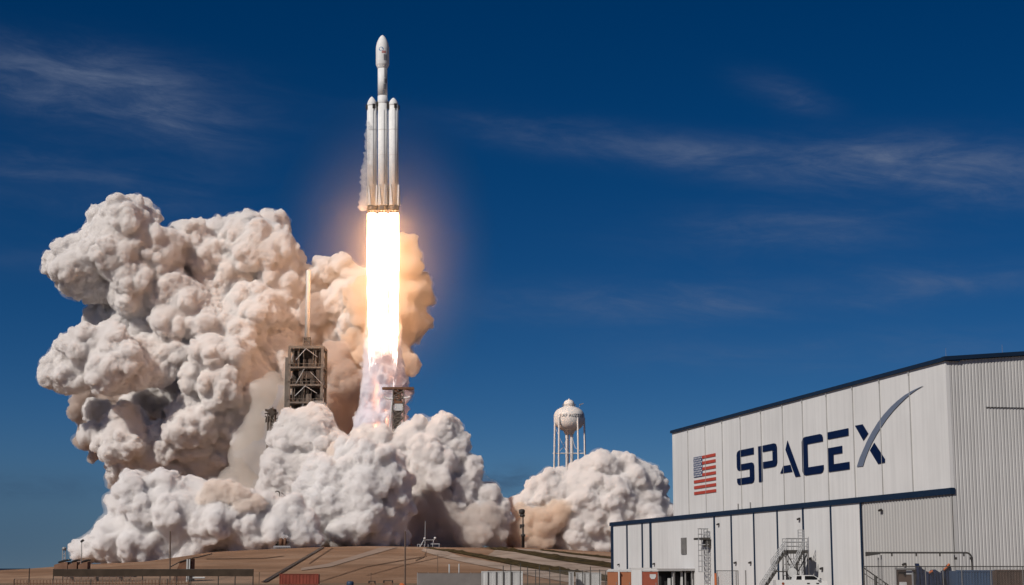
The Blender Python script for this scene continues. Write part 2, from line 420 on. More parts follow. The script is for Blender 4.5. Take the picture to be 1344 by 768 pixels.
corrugated(fw(-.01, 0, -.02), D, N, s_door - .14, 0, lambda a: ZB, .6, .10).build('corrugated_wall', M['grey_clad_shaded'], HG)
mb = MB(); fbox(mb, -.02, .3, ZB + .32, ZT, -.3, .03); mb.build('corner_trim', M['white_wall'], HG)
mb = MB(); fbox(mb, -.015, .3, 0, ZB - .24, -.31, -.125); mb.build('corner_trim', M['grey_clad'], HG)
# roof edge
mb = MB(); fbox(mb, -.25, s_up + .25, ZT, ZT + .34, -1.2, .2)
mb.prism([gw(-.25, ZT + .36, .3), gw(47, ZT + .36 + GS * 47, .3), gw(47, ZT + .02 + GS * 47, .3), gw(-.25, ZT + .02, .3)], D * .55)
mb.build('roof_trim', M['navy'], HG)
mb = MB(); mb.prism([fw(s_up, ZT + .33, -1.3), fw(.35, ZT + .33, -1.3), fw(.35, ZT + .4 + GS * 45, -47), fw(s_up, ZT + .4 + GS * 45, -47)], -U * .25); mb.build('roof', M['grey_clad'], HG)
mb = MB(); fbox(mb, -.12, S(801, 690), ZB - .22, ZB + .3, -.3, .14); mb.build('eaves_band', M['navy'], HG)
mb = MB(); fbox(mb, s_low - .55, s_low + .5, 0, ZB - .25, -.4, .12); mb.build('corner_post', M['navy'], HG)
for px in (903, 925.5, 948, 972, 999.3, 1027.7, 1054, 1086, 1120.7, 1156.5, 1196):
    s = S(px, 560); mb = MB(); fbox(mb, s - .045, s + .045, ZB + .32, ZT - .1, 0, .085); fbox(mb, s - .09, s + .09, ZT - .42, ZT - .12, .086, .12); mb.build('wall_seam', M['seam'], HG)
for px, w in ((823.5, .5), (843.5, .5), (854.5, .85), (938.5, .42), (960.8, .30), (990.5, .27), (1021.5, .26), (1055.5, .30), (1092, .24), (1131.5, .22)):
    s = S(px, 715); mb = MB(); fbox(mb, s - w / 2, s + w / 2, 0, ZB - .24, .002, .10); mb.build('trim_strip', M['navy'], HG)
# flag
f0 = fpt(911.3, 625)[0]; f1 = fpt(940, 622)[0]; fz0, fz1 = 11.58, 16.1
mb = MB(); sh = (fz1 - fz0) / 13; sc_ = f0 + (f1 - f0) * .40
for i in range(13):
    z1 = fz1 - i * sh; z0 = z1 - sh
    if i % 2 == 0: fbox(mb, sc_ if i < 7 else f0, f1, z0, z1, .04, .075, 0)
fbox(mb, f0, sc_, fz1 - 7 * sh, fz1, .04, .078, 1)
for r in range(9):
    for c in range(6 - (r % 2)):
        s = f0 + (sc_ - f0) * ((c + .5 + .5 * (r % 2)) / 6); z = fz1 - 7 * sh * (r + .6) / 9.2
        fbox(mb, s - .16, s + .16, z - .085, z + .085, .08, .088, 2)
mb.build('wall_flag', [M['flag_red'], M['flag_blue'], M['flag_white']], HG)
# lettering
LZ0, LZ1 = 12.0, 15.85
GL = {'S': [[(1, 1), (.16, 1), (.04, .96), (0, .88), (0, .52), (.04, .44), (.14, .41), (.75, .41), (.75, .19), (0, .19), (0, .09), (.05, .02), (.14, 0), (.86, 0), (.96, .03), (1, .11), (1, .49), (.96, .56), (.86, .59), (.25, .59), (.25, .81), (1, .81)]],
      'P': [[(0, 0), (.2, 0), (.2, 1), (0, 1)], [(.25, 1), (.86, 1), (.96, .97), (1, .88), (1, .47), (.96, .39), (.86, .36), (.25, .36), (.25, .54), (.77, .54), (.77, .82), (.25, .82)]],
      'A': [[(.30, .76), (.41, 1), (1, 0), (.76, 0)], [(0, .15), (.16, .34), (.52, .34), (.61, .15)]],
      'C': [[(1, .80), (.27, .80), (.27, .20), (1, .20), (1, .1), (.96, .03), (.87, 0), (.16, 0), (.05, .03), (0, .12), (0, .88), (.05, .97), (.16, 1), (.87, 1), (.96, .97), (1, .9)]],
      'E': [[(0, .82), (1, .82), (1, 1), (0, 1)], [(0, 0), (1, 0), (1, .18), (.25, .18), (.25, .42), (.68, .42), (.68, .6), (0, .6)]]}
mb = MB()
for ch, xa, xb in (('S', 967.5, 990), ('P', 996, 1020.5), ('A', 1024.2, 1050.5), ('C', 1053.5, 1081.3), ('E', 1088, 1115.3)):
    sa, sb = S(xa, 600), S(xb, 600)
    for poly in GL[ch]: mb.prism([fw(sa + (sb - sa) * a, LZ0 + (LZ1 - LZ0) * b, .04) for a, b in poly], N * .035)
zz = lambda pts: [fw(*fpt(890 + a / 3.632, 490 + b / 3.632), .04) for a, b in pts]
mb.prism(zz([(846, 250), (882, 243), (909, 287), (886, 321)]), N * .035)
mb.prism(zz([(917, 368), (938, 331), (988, 408), (988, 425), (956, 432)]), N * .035)
mb.build('sign_lettering', M['letter_blue'], HG)
mb = MB()
up = [(855, 446), (868, 405), (884, 368), (903, 325), (928, 278), (956, 233), (985, 195), (1017, 160), (1050, 130), (1082, 105), (1112, 87), (1140, 73), (1169, 60)]
lo = [(884, 443), (898, 400), (912, 364), (930, 326), (950, 290), (972, 255), (998, 217), (1028, 180), (1058, 148), (1088, 119), (1116, 95), (1143, 76), (1170, 60.6)]
for i in range(12): mb.prism(zz([up[i], up[i + 1], lo[i + 1], lo[i]]), N * .035)
mb.build('sign_swoosh', M['swoosh'], HG)
# fittings on the facade
for px, py in ((944, 688), (1050, 681), (813, 741), (859.5, 740), (966.5, 738.5), (986, 738.3), (1065, 733), (1080, 746), (1157.5, 669.5), (1189, 740.5)):
    s, z = fpt(px, py); mb = MB(); fbox(mb, s - .14, s + .14, z - .10, z + .12, .03, .10); mb.obox(fw(s, z - .02, .19), D * .2, (N * .09 - U * .05), (U * .07 + N * .03)); mb.build('wall_lamp', M['soot'], HG)
s0, z1 = fpt(894.5, 706); s1, z0 = fpt(901.5, 727.5); mb = MB(); fbox(mb, s1, s0, z0, z1, .01, .06, 0)
for i in range(14): z = z0 + (z1 - z0) * (i + .5) / 14; mb.obox(fw((s0 + s1) / 2, z, .09), D * ((s0 - s1) / 2 - .06), N * .03 - U * .03, U * .035 + N * .02, 1)
mb.build('louvre_vent', [M['dark_steel'], M['steel']], HG)
for px, py in ((970, 668), (986, 665)):
    s, z = fpt(px, py + 6); mb = MB(); mb.tube(fw(s, ZB + .28, .1), fw(s, ZB + .95, .1), .06); mb.build('vent_pipe', M['steel'], HG)
# caged ladder
sa, _ = fpt(926.5, 720); sb, _ = fpt(934, 720); z1 = fpt(930, 694)[1]
lad = MB()
for s in (sa - .4, sb + .4): lad.tube(fw(s, 0, .35), fw(s, z1, .35), .07, n=6)
for i in range(24): z = .4 + i * .33; lad.tube(fw(sa - .4, min(z, z1), .35), fw(sb + .4, min(z, z1), .35), .03, n=5)
lo_ = lad.build('ladder', M['galv'], HG)
cg = MB()
for i in range(9):
    z = 2.4 + (z1 - 2.4) * i / 8
    pts = [fw((sa + sb) / 2 + math.cos(t) * (sa - sb) * .5, z, .35 + math.sin(t) * .9) for t in np.linspace(0, math.pi, 8)]; cg.path(pts, .045, 5)
for t in np.linspace(0.2, math.pi - .2, 5): cg.tube(fw((sa + sb) / 2 + math.cos(t) * (sa - sb) * .5, 2.4, .35 + math.sin(t) * .9), fw((sa + sb) / 2 + math.cos(t) * (sa - sb) * .5, z1, .35 + math.sin(t) * .9), .035, n=5)
cg.build('ladder_cage', M['galv'], lo_)
cg = MB(); fbox(cg, sb - .1, sa + .9, fpt(930, 707.5)[1] - .1, fpt(930, 707.5)[1] + .15, .2, 1.2); fbox(cg, sb + .0, sb + 1.0, fpt(930, 712)[1] - .5, fpt(930, 712)[1] + .4, .15, .7); cg.build('ladder_platform', M['dark_steel'], lo_)
# fine rail on the gable and lightning rods
mb = MB(); kz_ = fpt(1241, 534)[1]; gbox(mb, 3.4, 20, kz_ - .025, kz_ + .025, .03, .09); mb.build('conduit', M['dark_steel'], HG)
for g in (0.1, 5.2): mb = MB(); mb.tube(gw(g, ZT + .4 + GS * g, -.1), gw(g, ZT + 1.1 + GS * g, -.1), .016, .008, 5); mb.build('lightning_rod', M['steel'], HG)

# equipment shelter in front of the low wall
def plain_at(px, py, Y): return P(px, py, Y)
YS = 205.0
def b2(mb, x0, x1, y0, y1, Y, dep, m=0):
    """upright block seen between these sight lines, its face at distance Y"""
    a = P(x0, y1, Y); b = P(x1, y0, Y); z0 = 0 if y1 >= 768 else a.z
    return mb.box(a.x, b.x, Y, Y + dep, z0, b.z, m)
SH = thing('equipment_shelter', tuple(P(900, 768, YS)), 'grey flat roofed shelter with dark openings beside the caged ladder', 'shelter')
mb = MB(); b2(mb, 862, 937, 746.3, 749.3, YS, 5); mb.build('roof', M['canopy'], SH)
mb = MB(); b2(mb, 828, 855, 745.3, 748.3, YS + 3, 3); mb.build('side_roof', M['pale_roof'], SH)
for px in (863.5, 884, 899.5, 908, 911.5, 924, 936): mb = MB(); b2(mb, px - .7, px + .7, 749.4, 768, YS + .3, .25); mb.build('post', M['steel'], SH)
mb = MB(); b2(mb, 864, 936, 749.5, 768, YS + 4.2, .3); mb.build('back_panel', M['dark_steel'], SH)
for x0, x1, y0 in ((882, 886, 750.5), (912.5, 920, 749.6), (876.5, 880, 759), (893.5, 896, 750)): mb = MB(); b2(mb, x0, x1, y0, 768, YS + .7, .8); mb.build('cabinet', M['white_box'], SH)
for x0, x1, y0 in ((864, 875, 756), (888, 893, 754), (899, 906, 752), (926, 933, 755)): mb = MB(); b2(mb, x0, x1, y0, 768, YS + 1.2, 1.2); mb.build('machine', M['black'], SH)
# posts beside it
mb = MB(); a = P(939, 752.5, 196); mb.tube((a.x, 196, 0), (a.x, 196, a.z), .13); b_ = mb
po = mb.build('guard_post', M['orange']); tag(po, 'orange guard post at the foot of a blue wall strip', 'guard post')

# portable cabins
def toilet(px0, px1, ytop, Y, body, label, badge=False):
    a = P(px0, ytop, Y); b = P(px1, ytop, Y); w = b.x - a.x; zt = a.z
    o = thing('portable_cabin', ((a.x + b.x) / 2, Y + w / 2, 0), label, 'portable cabin', 'portable cabins at the hangar end')
    mb = MB(); mb.box(a.x + .05, b.x - .05, Y, Y + w, 0.08, zt - .28); mb.box(a.x + .12, b.x - .12, Y - .03, Y - .002, .25, zt - .5, 1); mb.build('body', [body, body], o)
    mb = MB(); mb.obox(((a.x + b.x) / 2, Y + w / 2, zt - .17), (w / 2 + .02, 0, 0), (0, w / 2 + .06, 0), (0, 0, .09)); mb.obox(((a.x + b.x) / 2, Y + w / 2, zt - .03), (w / 2 - .12, 0, 0), (0, w / 2 - .1, 0), (0, 0, .05)); mb.build('roof', M['pale_roof'], o)
    mb = MB(); mb.box(b.x - .3, b.x - .22, Y - .06, Y - .032, 1.0, 1.25); mb.build('handle', M['steel'], o)
    if badge:
        cx = (a.x + b.x) / 2 + .25; z = zt - .85; mb = MB(); mb.prism([(cx - .34, Y - .034, z + .28), (cx + .34, Y - .034, z + .28), (cx + .34, Y - .034, z), (cx + .18, Y - .034, z - .24), (cx - .18, Y - .034, z - .24), (cx - .34, Y - .034, z)], (0, -.03, 0)); mb.build('badge', M['flag_white'], o)
toilet(797.3, 811.8, 747.3, 190, M['toilet_orange'], 'orange brown cabin with pale roof standing at the hangar corner post')
toilet(813.6, 829.0, 747.3, 190.5, M['toilet_orange'], 'orange brown cabin second from the hangar corner post')
toilet(843.5, 863.8, 746.8, 186, M['toilet_red'], 'darker red cabin with a pale badge beside the flat roofed shelter', True)

# stair tower
YT = 168.0
ST = thing('stair_tower', tuple(P(1030, 768, YT)), 'grey steel stair with railed landing against the white hangar wall', 'stairs')
def q(px, py, dy=0): return P(px, py, YT + dy)
dps = (0, -1.6)
zp = q(1050, 722.5).z; xl = q(1027.5, 720).x; xr = q(1055.5, 720).x; zg = 0
mb = MB(); mb.box(xl, xr, YT - 2.0, YT + .2, zp - .12, zp); mb.box(xl, xr, YT - 2.08, YT - 2.0, zp - .3, zp + .02); mb.build('landing', M['dark_steel'], ST)
for y in (YT - 2.0, YT + .2):
    mb = MB()
    for h in (.4, .8, 1.15): mb.tube((xl, y, zp + h), (xr, y, zp + h), .045, n=5)
    for i in range(5): x = xl + (xr - xl) * i / 4; mb.tube((x, y, zp), (x, y, zp + 1.15), .04, n=5)
    mb.build('landing_rail', M['galv'], ST)
x2 = q(1048.5, 720).x; mb = MB(); zt2 = q(1050, 695.5).z
for x in (x2, xr): mb.tube((x, YT + .2, zp), (x, YT + .2, zt2), .05, n=5)
for i in range(7): z = zp + (zt2 - zp) * (i + 1) / 7; mb.tube((x2, YT + .2, z), (xr, YT + .2, z), .03, n=5)
mb.build('roof_ladder', M['galv'], ST)
for x, y in ((xl, YT - 2), (xr, YT - 2), (xl, YT + .2), (xr, YT + .2), ((xl + xr) / 2, YT - 2)): mb = MB(); mb.tube((x, y, 0), (x, y, zp - .1), .09, n=6); mb.build('leg', M['steel'], ST)
for a, b in (((xl, YT - 2, zp - .2), (xr, YT - 2, .4)), ((xr, YT - 2, zp - .2), (xl, YT - 2, .4)), ((xl, YT + .2, zp - .2), (xr, YT + .2, .4))): mb = MB(); mb.tube(a, b, .05, n=5); mb.build('brace', M['dark_steel'], ST)
def flight(p0, p1, y0, y1, nst, name, rail=1.0):
    mb = MB(); (xa, za), (xb, zb) = p0, p1
    for y in (y0, y1): mb.obox(((xa + xb) / 2, y, (za + zb) / 2), ((xb - xa) / 2, 0, (zb - za) / 2), (0, .04, 0), (0, 0, .14))
    for i in range(nst): t = (i + .5) / nst; x = xa + (xb - xa) * t; z = za + (zb - za) * t; mb.box(x - .15, x + .15, y0 + .05, y1 - .05, z - .03, z + .03)
    o = mb.build(name, M['dark_steel'], ST)
    for y in (y0, y1):
        rb = MB()
        for h in (rail * .55, rail): rb.tube((xa, y, za + h), (xb, y, zb + h), .04, n=5)
        for i in range(6): t = i / 5; x = xa + (xb - xa) * t; z = za + (zb - za) * t; rb.tube((x, y, z), (x, y, z + rail), .035, n=5)
        rb.build('handrail', M['galv'], o)
flight((q(993, 768).x, 0.4), (q(1013, 745).x, q(1013, 748).z), YT - 3.4, YT - 2.3, 10, 'lower_flight')
flight((q(1010, 748).x, q(1010, 748).z), (xl, zp - .05), YT - 2.2, YT - 1.1, 12, 'upper_flight')
flight((q(1029, 762).x, q(1029, 762).z), (q(1047, 725).x, zp - .1), YT - 3.4, YT - 2.4, 14, 'return_flight', .8)
mb = MB(); mb.box(q(1013, 748).x, q(1031, 748).x, YT - 3.4, YT - 1.0, q(1013, 749.5).z - .1, q(1013, 749.5).z); mb.build('mid_landing', M['dark_steel'], ST)
mb = MB()
for i in range(8):
    z = .5 + (zp - .8) * i / 7; mb.tube((xl, YT + .1, z), (xr, YT + .1, z), .03, n=5)
for i in range(9): x = xl + (xr - xl) * i / 8; mb.tube((x, YT + .1, 0), (x, YT + .1, zp), .03, n=5)
mb.build('guard_panel', M['galv'], ST)
mb = MB(); c = q(1040, 751.5, -3.7); mb.tube((c.x, YT - 3.75, c.z), (c.x, YT - 3.70, c.z), .45, n=20); od = mb.build('round_sign', M['white_box'], ST)

# pickup truck, side on, facing right
YK = 160.0
def tk(px, py): p = P(px, py, YK); return p.x, p.z
TR = thing('pickup_truck', (tk(1052, 760)[0], YK + 1, 0), 'white crew cab pickup truck parked below the steel stairs', 'truck')
x0 = tk(1018.5, 760)[0]; x1 = tk(1086, 760)[0]; zr = tk(1055, 755)[1]; zb_ = tk(1040, 761.5)[1]
def prof(pts, y0, y1, m=0, mb=None):
    mb = mb or MB(); mb.prism([(x, y0, z) for x, z in pts], (0, y1 - y0, 0), m); return mb
Lk = x1 - x0
body = [(x0, .55), (x0, zb_), (x0 + Lk * .40, zb_ + .03), (x0 + Lk * .66, zb_ + .03), (x0 + Lk * .985, zb_ - .08), (x1, zb_ - .3), (x1, .5), (x0 + Lk * .9, .42), (x0 + Lk * .12, .45)]
prof(body, YK, YK + 2.0).build('body', M['truck'], TR)
cab = [(x0 + Lk * .36, zb_ + .03), (x0 + Lk * .385, zr - .06), (x0 + Lk * .42, zr), (x0 + Lk * .70, zr), (x0 + Lk * .76, zr - .08), (x0 + Lk * .905, zb_ + .0), (x0 + Lk * .9, zb_ - .05), (x0 + Lk * .36, zb_ - .05)]
prof(cab, YK + .12, YK + 1.88).build('cab', M['truck'], TR)
for pts in ([(.395, .08), (.41, .82), (.50, .85), (.50, .08)], [(.565, .08), (.565, .85), (.70, .85), (.745, .80), (.86, .1)]):
    for yy in (YK + .095, YK + 1.87): mb = MB(); mb.prism([(x0 + Lk * a, yy, zb_ + (zr - zb_) * b) for a, b in pts], (0, .03, 0)); mb.build('side_window', M['glass'], TR)
mb = MB(); mb.prism([(x0 + Lk * .765, YK + .3, zr - .10), (x0 + Lk * .765, YK + 1.7, zr - .10), (x0 + Lk * .90, YK + 1.75, zb_ + .05), (x0 + Lk * .90, YK + .25, zb_ + .05)], (.05, 0, .05)); mb.build('windscreen', M['glass'], TR)
for t in (.17, .84):
    c = x0 + Lk * t; mb = MB(); mb.tube((c, YK - .02, .40), (c, YK + .28, .40), .40, n=24); w_ = mb.build('wheel', M['tyre'], TR); mb = MB(); mb.tube((c, YK - .04, .40), (c, YK - .021, .40), .24, n=16); mb.build('rim', M['galv'], w_)
    mb = MB(); mb.tube((c, YK + 1.72, .40), (c, YK + 2.02, .40), .40, n=24); mb.build('wheel', M['tyre'], TR)
mb = MB(); c = x0 + Lk * .135; mb.tube((c, YK - .03, zb_ - .32), (c, YK - .002, zb_ - .32), .12, n=14); mb.build('marker_lamp', M['lamp_red'], TR)
for a in (.60, .78): mb = MB(); mb.box(x0 + Lk * a, x0 + Lk * (a + .05), YK - .05, YK - .002, zb_ - .34, zb_ - .25); mb.build('door_handle', M['black'], TR)
mb = MB(); mb.box(x0 + Lk * .80, x0 + Lk * .84, YK - .25, YK - .002, zb_ + .02, zb_ + .25); mb.build('wing_mirror', M['truck'], TR)
mb = MB(); mb.box(x1 - .06, x1 + .08, YK + .05, YK + 1.95, .45, .75); mb.build('bumper', M['galv'], TR)

# pipe gantry in front of the grey wall
YG = 133.0
g_ = lambda px, py: P(px, py, YG)
GA = thing('pipe_gantry', tuple(g_(1205, 795)), 'thin grey pipe gantry with a rounded end standing before corrugated wall', 'pipe gantry')
mb = MB(); zt3 = g_(1200, 725.5).z
pts = [(g_(1136, 725).x, YG, zt3), (g_(1268, 725).x, YG, zt3)] + [(g_(1268, 725).x + .42 * math.sin(t), YG, zt3 - .42 + .42 * math.cos(t)) for t in (.4, .8, 1.2, 1.57)] + [(g_(1275, 725).x, YG, 0)]
mb.path(pts, .07, 6); mb.build('pipe', M['dark_steel'], GA)
mb = MB(); a = g_(1136, 725.5); b = g_(1155, 728); mb.prism([(a.x, YG - .1, a.z + .02), (b.x, YG - .1, a.z + .02), (b.x, YG - .1, a.z - .12), (a.x, YG - .1, a.z - .28)], (0, .2, 0)); mb.build('bracket', M['dark_steel'], GA)
for px in (1170.5, 1202.5, 1233.5, 1265): mb = MB(); x = g_(px, 725).x; mb.box(x - .05, x + .05, YG - .06, YG + .06, zt3 - .28, zt3 - .03); mb.build('hanger', M['dark_steel'], GA)
for px, py in ((1154, 732), (1158, 728.5), (1254.5, 727)):
    mb = MB(); x = g_(px, 740).x; mb.tube((x, YG + .3, 0), (x, YG + .3, g_(px, py).z), .045, n=6); mb.build('post', M['steel'], GA)
for px in (1253.5, 1274): mb = MB(); p = g_(px, 733); mb.box(p.x - .1, p.x + .1, YG - .25, YG - .08, p.z - .1, p.z + .1); mb.build('lamp', M['soot'], GA)

# corner steps handrail
mb = MB(); ya = 136.0; pts = [P(1133, 745, ya), P(1166, 768, ya)]
mb.path(pts, .05, 6); mb.path([P(1133, 752, ya), P(1157, 768, ya)], .03, 5)
for px, py in ((1133.5, 745.5), (1149, 756), (1162, 765)): p = P(px, py, ya); mb.tube((p.x, ya, 0), (p.x, ya, p.z), .06 if px != 1149 else .12, n=6)
tag(mb.build('handrail', M['dark_steel']), 'dark sloping handrail at the foot of the hangar corner', 'handrail')

# brown notice cabinet
Yc = 134.5
CB = thing('wall_cabinet', tuple(P(1192, 790, Yc)), 'brown equipment cabinet with white notices beside the blue tarps', 'cabinet')
def c2(mb, x0, x1, y0, y1, o=0, d=.05, m=0): a = P(x0, y1, Yc - o); b = P(x1, y0, Yc - o); mb.box(a.x, b.x, Yc - o, Yc - o + d, 0 if y1 >= 768 else a.z, b.z, m)
mb = MB(); c2(mb, 1180, 1207.5, 747.5, 768, 0, .8); mb.build('body', M['brown_box'], CB)
mb = MB(); c2(mb, 1178, 1209, 745.5, 747.3, .1, 1.0); mb.build('top', M['steel'], CB)
for r in ((1189.5, 1197, 748.5, 754), (1203, 1206.5, 749, 764), (1180.5, 1190, 764, 768)): mb = MB(); c2(mb, *r, .06, .04); mb.build('notice', M['white_box'], CB)
mb = MB(); c2(mb, 1197.3, 1198.6, 750, 768, .12, .08); mb.build('post', M['galv'], CB)
mb = MB(); c2(mb, 1199, 1202.5, 752, 768, .05, .04); mb.build('door', M['soot'], CB)

# tarpaulin covered gear
def tarp(pts, Y, name_label, strap=None, w=.7):
    o = thing('covered_gear', tuple(P(pts[0][0], 790, Y)), name_label, 'tarpaulin', 'blue tarpaulins by the gable')
    top = [P(a, b, Y) for a, b in pts]; mb = MB(); n = len(top)
    g = []
    for i in range(4 * (n - 1) + 1):
        t = i / 4; k = min(int(t), n - 2); p = top[k].lerp(top[k + 1], t - k); row = []
        for j in range(9):
            f = j / 8; z = p.z * (1 - f) + .1 * f; y = Y - .12 - .28 * math.sin(f * 3) + .12 * math.sin(i * 1.7 + f * 2); x = p.x + .06 * math.sin(i + 5 * f); row.append(Vector((x, y, z)))
        g.append(row)
    m_ = len(g); flat = [p for r in g for p in r]; back = [Vector((p.x, Y + w, p.z)) for p in flat]; a = len(flat)
    fs = [(i * 9 + j, i * 9 + j + 1, (i + 1) * 9 + j + 1, (i + 1) * 9 + j) for i in range(m_ - 1) for j in range(8)]
    fb = [tuple(a + k for k in f[::-1]) for f in fs]
    top_f = [(i * 9, (i + 1) * 9, a + (i + 1) * 9, a + i * 9) for i in range(m_ - 1)]
    side = [(j, a + j, a + j + 1, j + 1) for j in range(8)] + [((m_ - 1) * 9 + j + 1, a + (m_ - 1) * 9 + j + 1, a + (m_ - 1) * 9 + j, (m_ - 1) * 9 + j) for j in range(8)]
    mb.add(flat + back, fs + fb + top_f + side, 0, True); mb.build('cover', M['tarp'], o)
    if strap:
        mb = MB(); mb.path([P(a, b, Y - .25) for a, b in strap], .09, 6); mb.build('strap', M['orange'], o)
tarp([(1203.5, 739.5), (1206, 740), (1209, 746), (1213, 747.5), (1214, 750)], 127.5, 'blue tarpaulin hung over a tall post beside the brown cabinet')
tarp([(1214, 749.3), (1219, 752), (1222, 754), (1225, 748), (1228, 747.5), (1233, 751.5), (1237, 753)], 127.0, 'middle blue tarpaulin draped over low hooped gear', [(1219.5, 752), (1224, 749.5)])
tarp([(1237.5, 749.5), (1240, 748.5), (1243, 745), (1246.5, 741), (1247, 750), (1249, 758)], 127.5, 'blue tarpaulin with an orange strap at its peak beside the blue container', [(1238.5, 748.5), (1243, 744.5), (1246, 740.2)])

def container(name, x0, x1, yt, Y, dep, m, label, cat='container', ribs=14, frame=None, door=True):
    a = P(x0, yt, Y); b = P(x1, yt, Y); o = thing(name, ((a.x + b.x) / 2, Y + dep / 2, 0), label, cat)
    mb = MB(); zt = a.z; mb.box(a.x + .06, b.x - .06, Y + .06, Y + dep - .06, .12, zt - .06); mb.build('body', m, o)
    mb = MB(); L = b.x - a.x - .24
    for i in range(ribs): x = a.x + .12 + L * (i + .5) / ribs; w = L / ribs * .27; mb.prism([(x - w, Y + .058, .15), (x + w, Y + .058, .15), (x + w * .6, Y + .02, .15), (x - w * .6, Y + .02, .15)], (0, 0, zt - .3))
    mb.build('ribbed_panel', m, o)
    mb = MB()
    for x in (a.x + .05, b.x - .05): mb.box(x - .07, x + .07, Y - .005, Y + .14, .05, zt)
    mb.box(a.x + .121, b.x - .121, Y - .002, Y + .12, zt - .12, zt - .002); mb.box(a.x + .121, b.x - .121, Y - .002, Y + .12, .05, .2); mb.build('frame', frame or m, o)
    return o
container('container', 1255, 1305.5, 748.3, 124, 2.4, M['blue_box'], 'blue ribbed container behind the wire fence by the gable', ribs=12)
container('container', 1306, 1345, 747.8, 123, 2.4, M['brown_box'], 'dark brown ribbed container right of the blue one', ribs=9)
container('container', 367, 418, 753.2, 292, 2.5, M['red_box'], 'rust red ribbed container at the foot of the brown embankment', ribs=11)
wc = container('container', 632, 686, 749.8, 250, 2.5, M['white_box'], 'pale grey container with dark frame lines behind the fence', ribs=5, frame=M['white_box'])
for px in (640.5, 651.5, 661, 671.5): mb = MB(); x = P(px, 750, 249.9).x; mb.box(x - .06, x + .06, 249.9, 249.995, .1, 2.3); mb.build('frame_bar', M['dark_steel'], wc)
def cabinet(x0, x1, yt, Y, label, lines=()):
    a = P(x0, yt, Y); b = P(x1, yt, Y); o = thing('white_cabinet', ((a.x + b.x) / 2, Y + .4, 0), label, 'cabinet')
    mb = MB(); mb.box(a.x, b.x, Y, Y + .9, .1, a.z); mb.build('body', M['white_box'], o)
    for px in lines: mb = MB(); x = P(px, yt, Y).x; mb.box(x - .13, x + .13, Y - .06, Y - .002, .1, a.z - .05); mb.build('frame_bar', M['steel'], o)
    mb = MB(); mb.box(a.x - .05, b.x + .05, Y - .05, Y + .95, a.z + .002, a.z + .08); mb.build('top', M['pale_roof'], o)
cabinet(746.5, 753, 751.3, 245, 'narrow white cabinet with a centre bar by the wire fence', (749.6,))
cabinet(756, 789, 752.3, 247, 'wide white cabinet with three grey bars left of the orange cabins', (757.5, 767, 774.5))
# ------------------------------------------------------------------ fences
def fence(name, label, pts, Y, htop, posts, screen=None, net=True, rail=True, post_r=.045, post_mat=None, post_top=None):
    a = P(pts[0], 746, Y).x; b = P(pts[1], 746, Y).x
    o = thing(name, ((a + b) / 2, Y, 0), label, 'fence')
    for i, px in enumerate(posts):
        x = P(px, 746, Y).x; zt = htop if post_top is None else P(px, post_top[i], Y).z
        mb = MB(); mb.tube((x, Y, 0), (x, Y, zt + .04), post_r, n=6); mb.build('post', post_mat or M['dark_steel'], o)
    if rail: mb = MB(); mb.tube((a, Y - .01, htop), (b, Y - .01, htop), .035, n=6); mb.build('rail', M['dark_steel'], o)
    if net: mb = MB(); mb.add([(a, Y - .07, .02), (b, Y - .07, .02), (b, Y - .07, htop), (a, Y - .07, htop)], [(0, 1, 2, 3)]); mb.build('netting', M['wire'], o)
    if screen: mb = MB(); mb.box(a, b, Y - .13, Y - .10, screen[0], screen[1]); mb.build('screen', screen[2], o)
    return o
FY = 284.0; zt = P(200, 747.2, FY).z
fence('perimeter_fence', 'long wire fence topped with a dark brown screen below white smoke', (70, 333), FY, zt, [70.5, 83, 187.5, 210.5, 232.5, 249, 287, 309, 332.5], (zt - 1.15, zt - .03, M['screen']), post_r=.09, post_mat=M['black'])
pf = fence('picket_fence', 'low picket fence of thin upright bars at the left edge', (19, 252), 262.0, P(100, 760, 262).z, [19.5, 70, 120, 170, 220, 251], None, net=False, post_r=.08)
mb = MB(); xa = P(19, 746, 262).x; xb = P(252, 746, 262).x; n_ = int((xb - xa) / .5)
for i in range(n_): x = xa + (xb - xa) * i / n_; mb.box(x - .07, x + .07, 261.93, 261.98, 0, P(100, 761, 262).z + random.uniform(-.03, .03))
mb.box(xa, xb, 261.985, 262.0, .45, .6); mb.build('picket_panel', M['hopper'], pf)
fence('screened_fence', 'short fence hung with grey screen left of the pale container', (548, 632), 243.0, P(600, 752, 243).z, [548, 562, 590, 618, 631.5], (0.05, P(600, 752.6, 243).z, M['grey_screen']), net=False, post_r=.06, post_mat=M['steel'])
tops = [743, 741, 739, 744, 748, 743, 746, 745, 749, 744, 748, 750]
fence('wire_fence', 'wire fence with tall thin posts below the ramp roads', (640, 796), 236.0, P(700, 749, 236).z, [660.5, 670.5, 683, 692.5, 703, 708, 721.5, 735, 764.5, 775, 787, 795], None, net=True, post_r=.06, post_mat=M['dark_steel'], post_top=tops)
fence('yard_fence', 'fine wire fence crossing before the corrugated wall', (1133, 1400), 121.0, P(1240, 743.6, 121).z, [1137, 1176, 1214.5, 1237.5, 1262, 1300, 1342], None, post_r=.035, post_mat=M['steel'])
fence('gate_barrier', 'light pipe barrier fence left of the steel stairs', (940, 968.5), 178.0, P(950, 749.2, 178).z, [941, 966, 968.5], None, net=True, post_r=.05, post_mat=M['steel'])
mb = MB(); x = X(978.5, 178); mb.tube((x, 178, 0), (x, 178, P(978, 748.5, 178).z), .07, n=6); tag(mb.build('post', M['steel']), 'lone grey post between the barrier and the steel stairs', 'post')

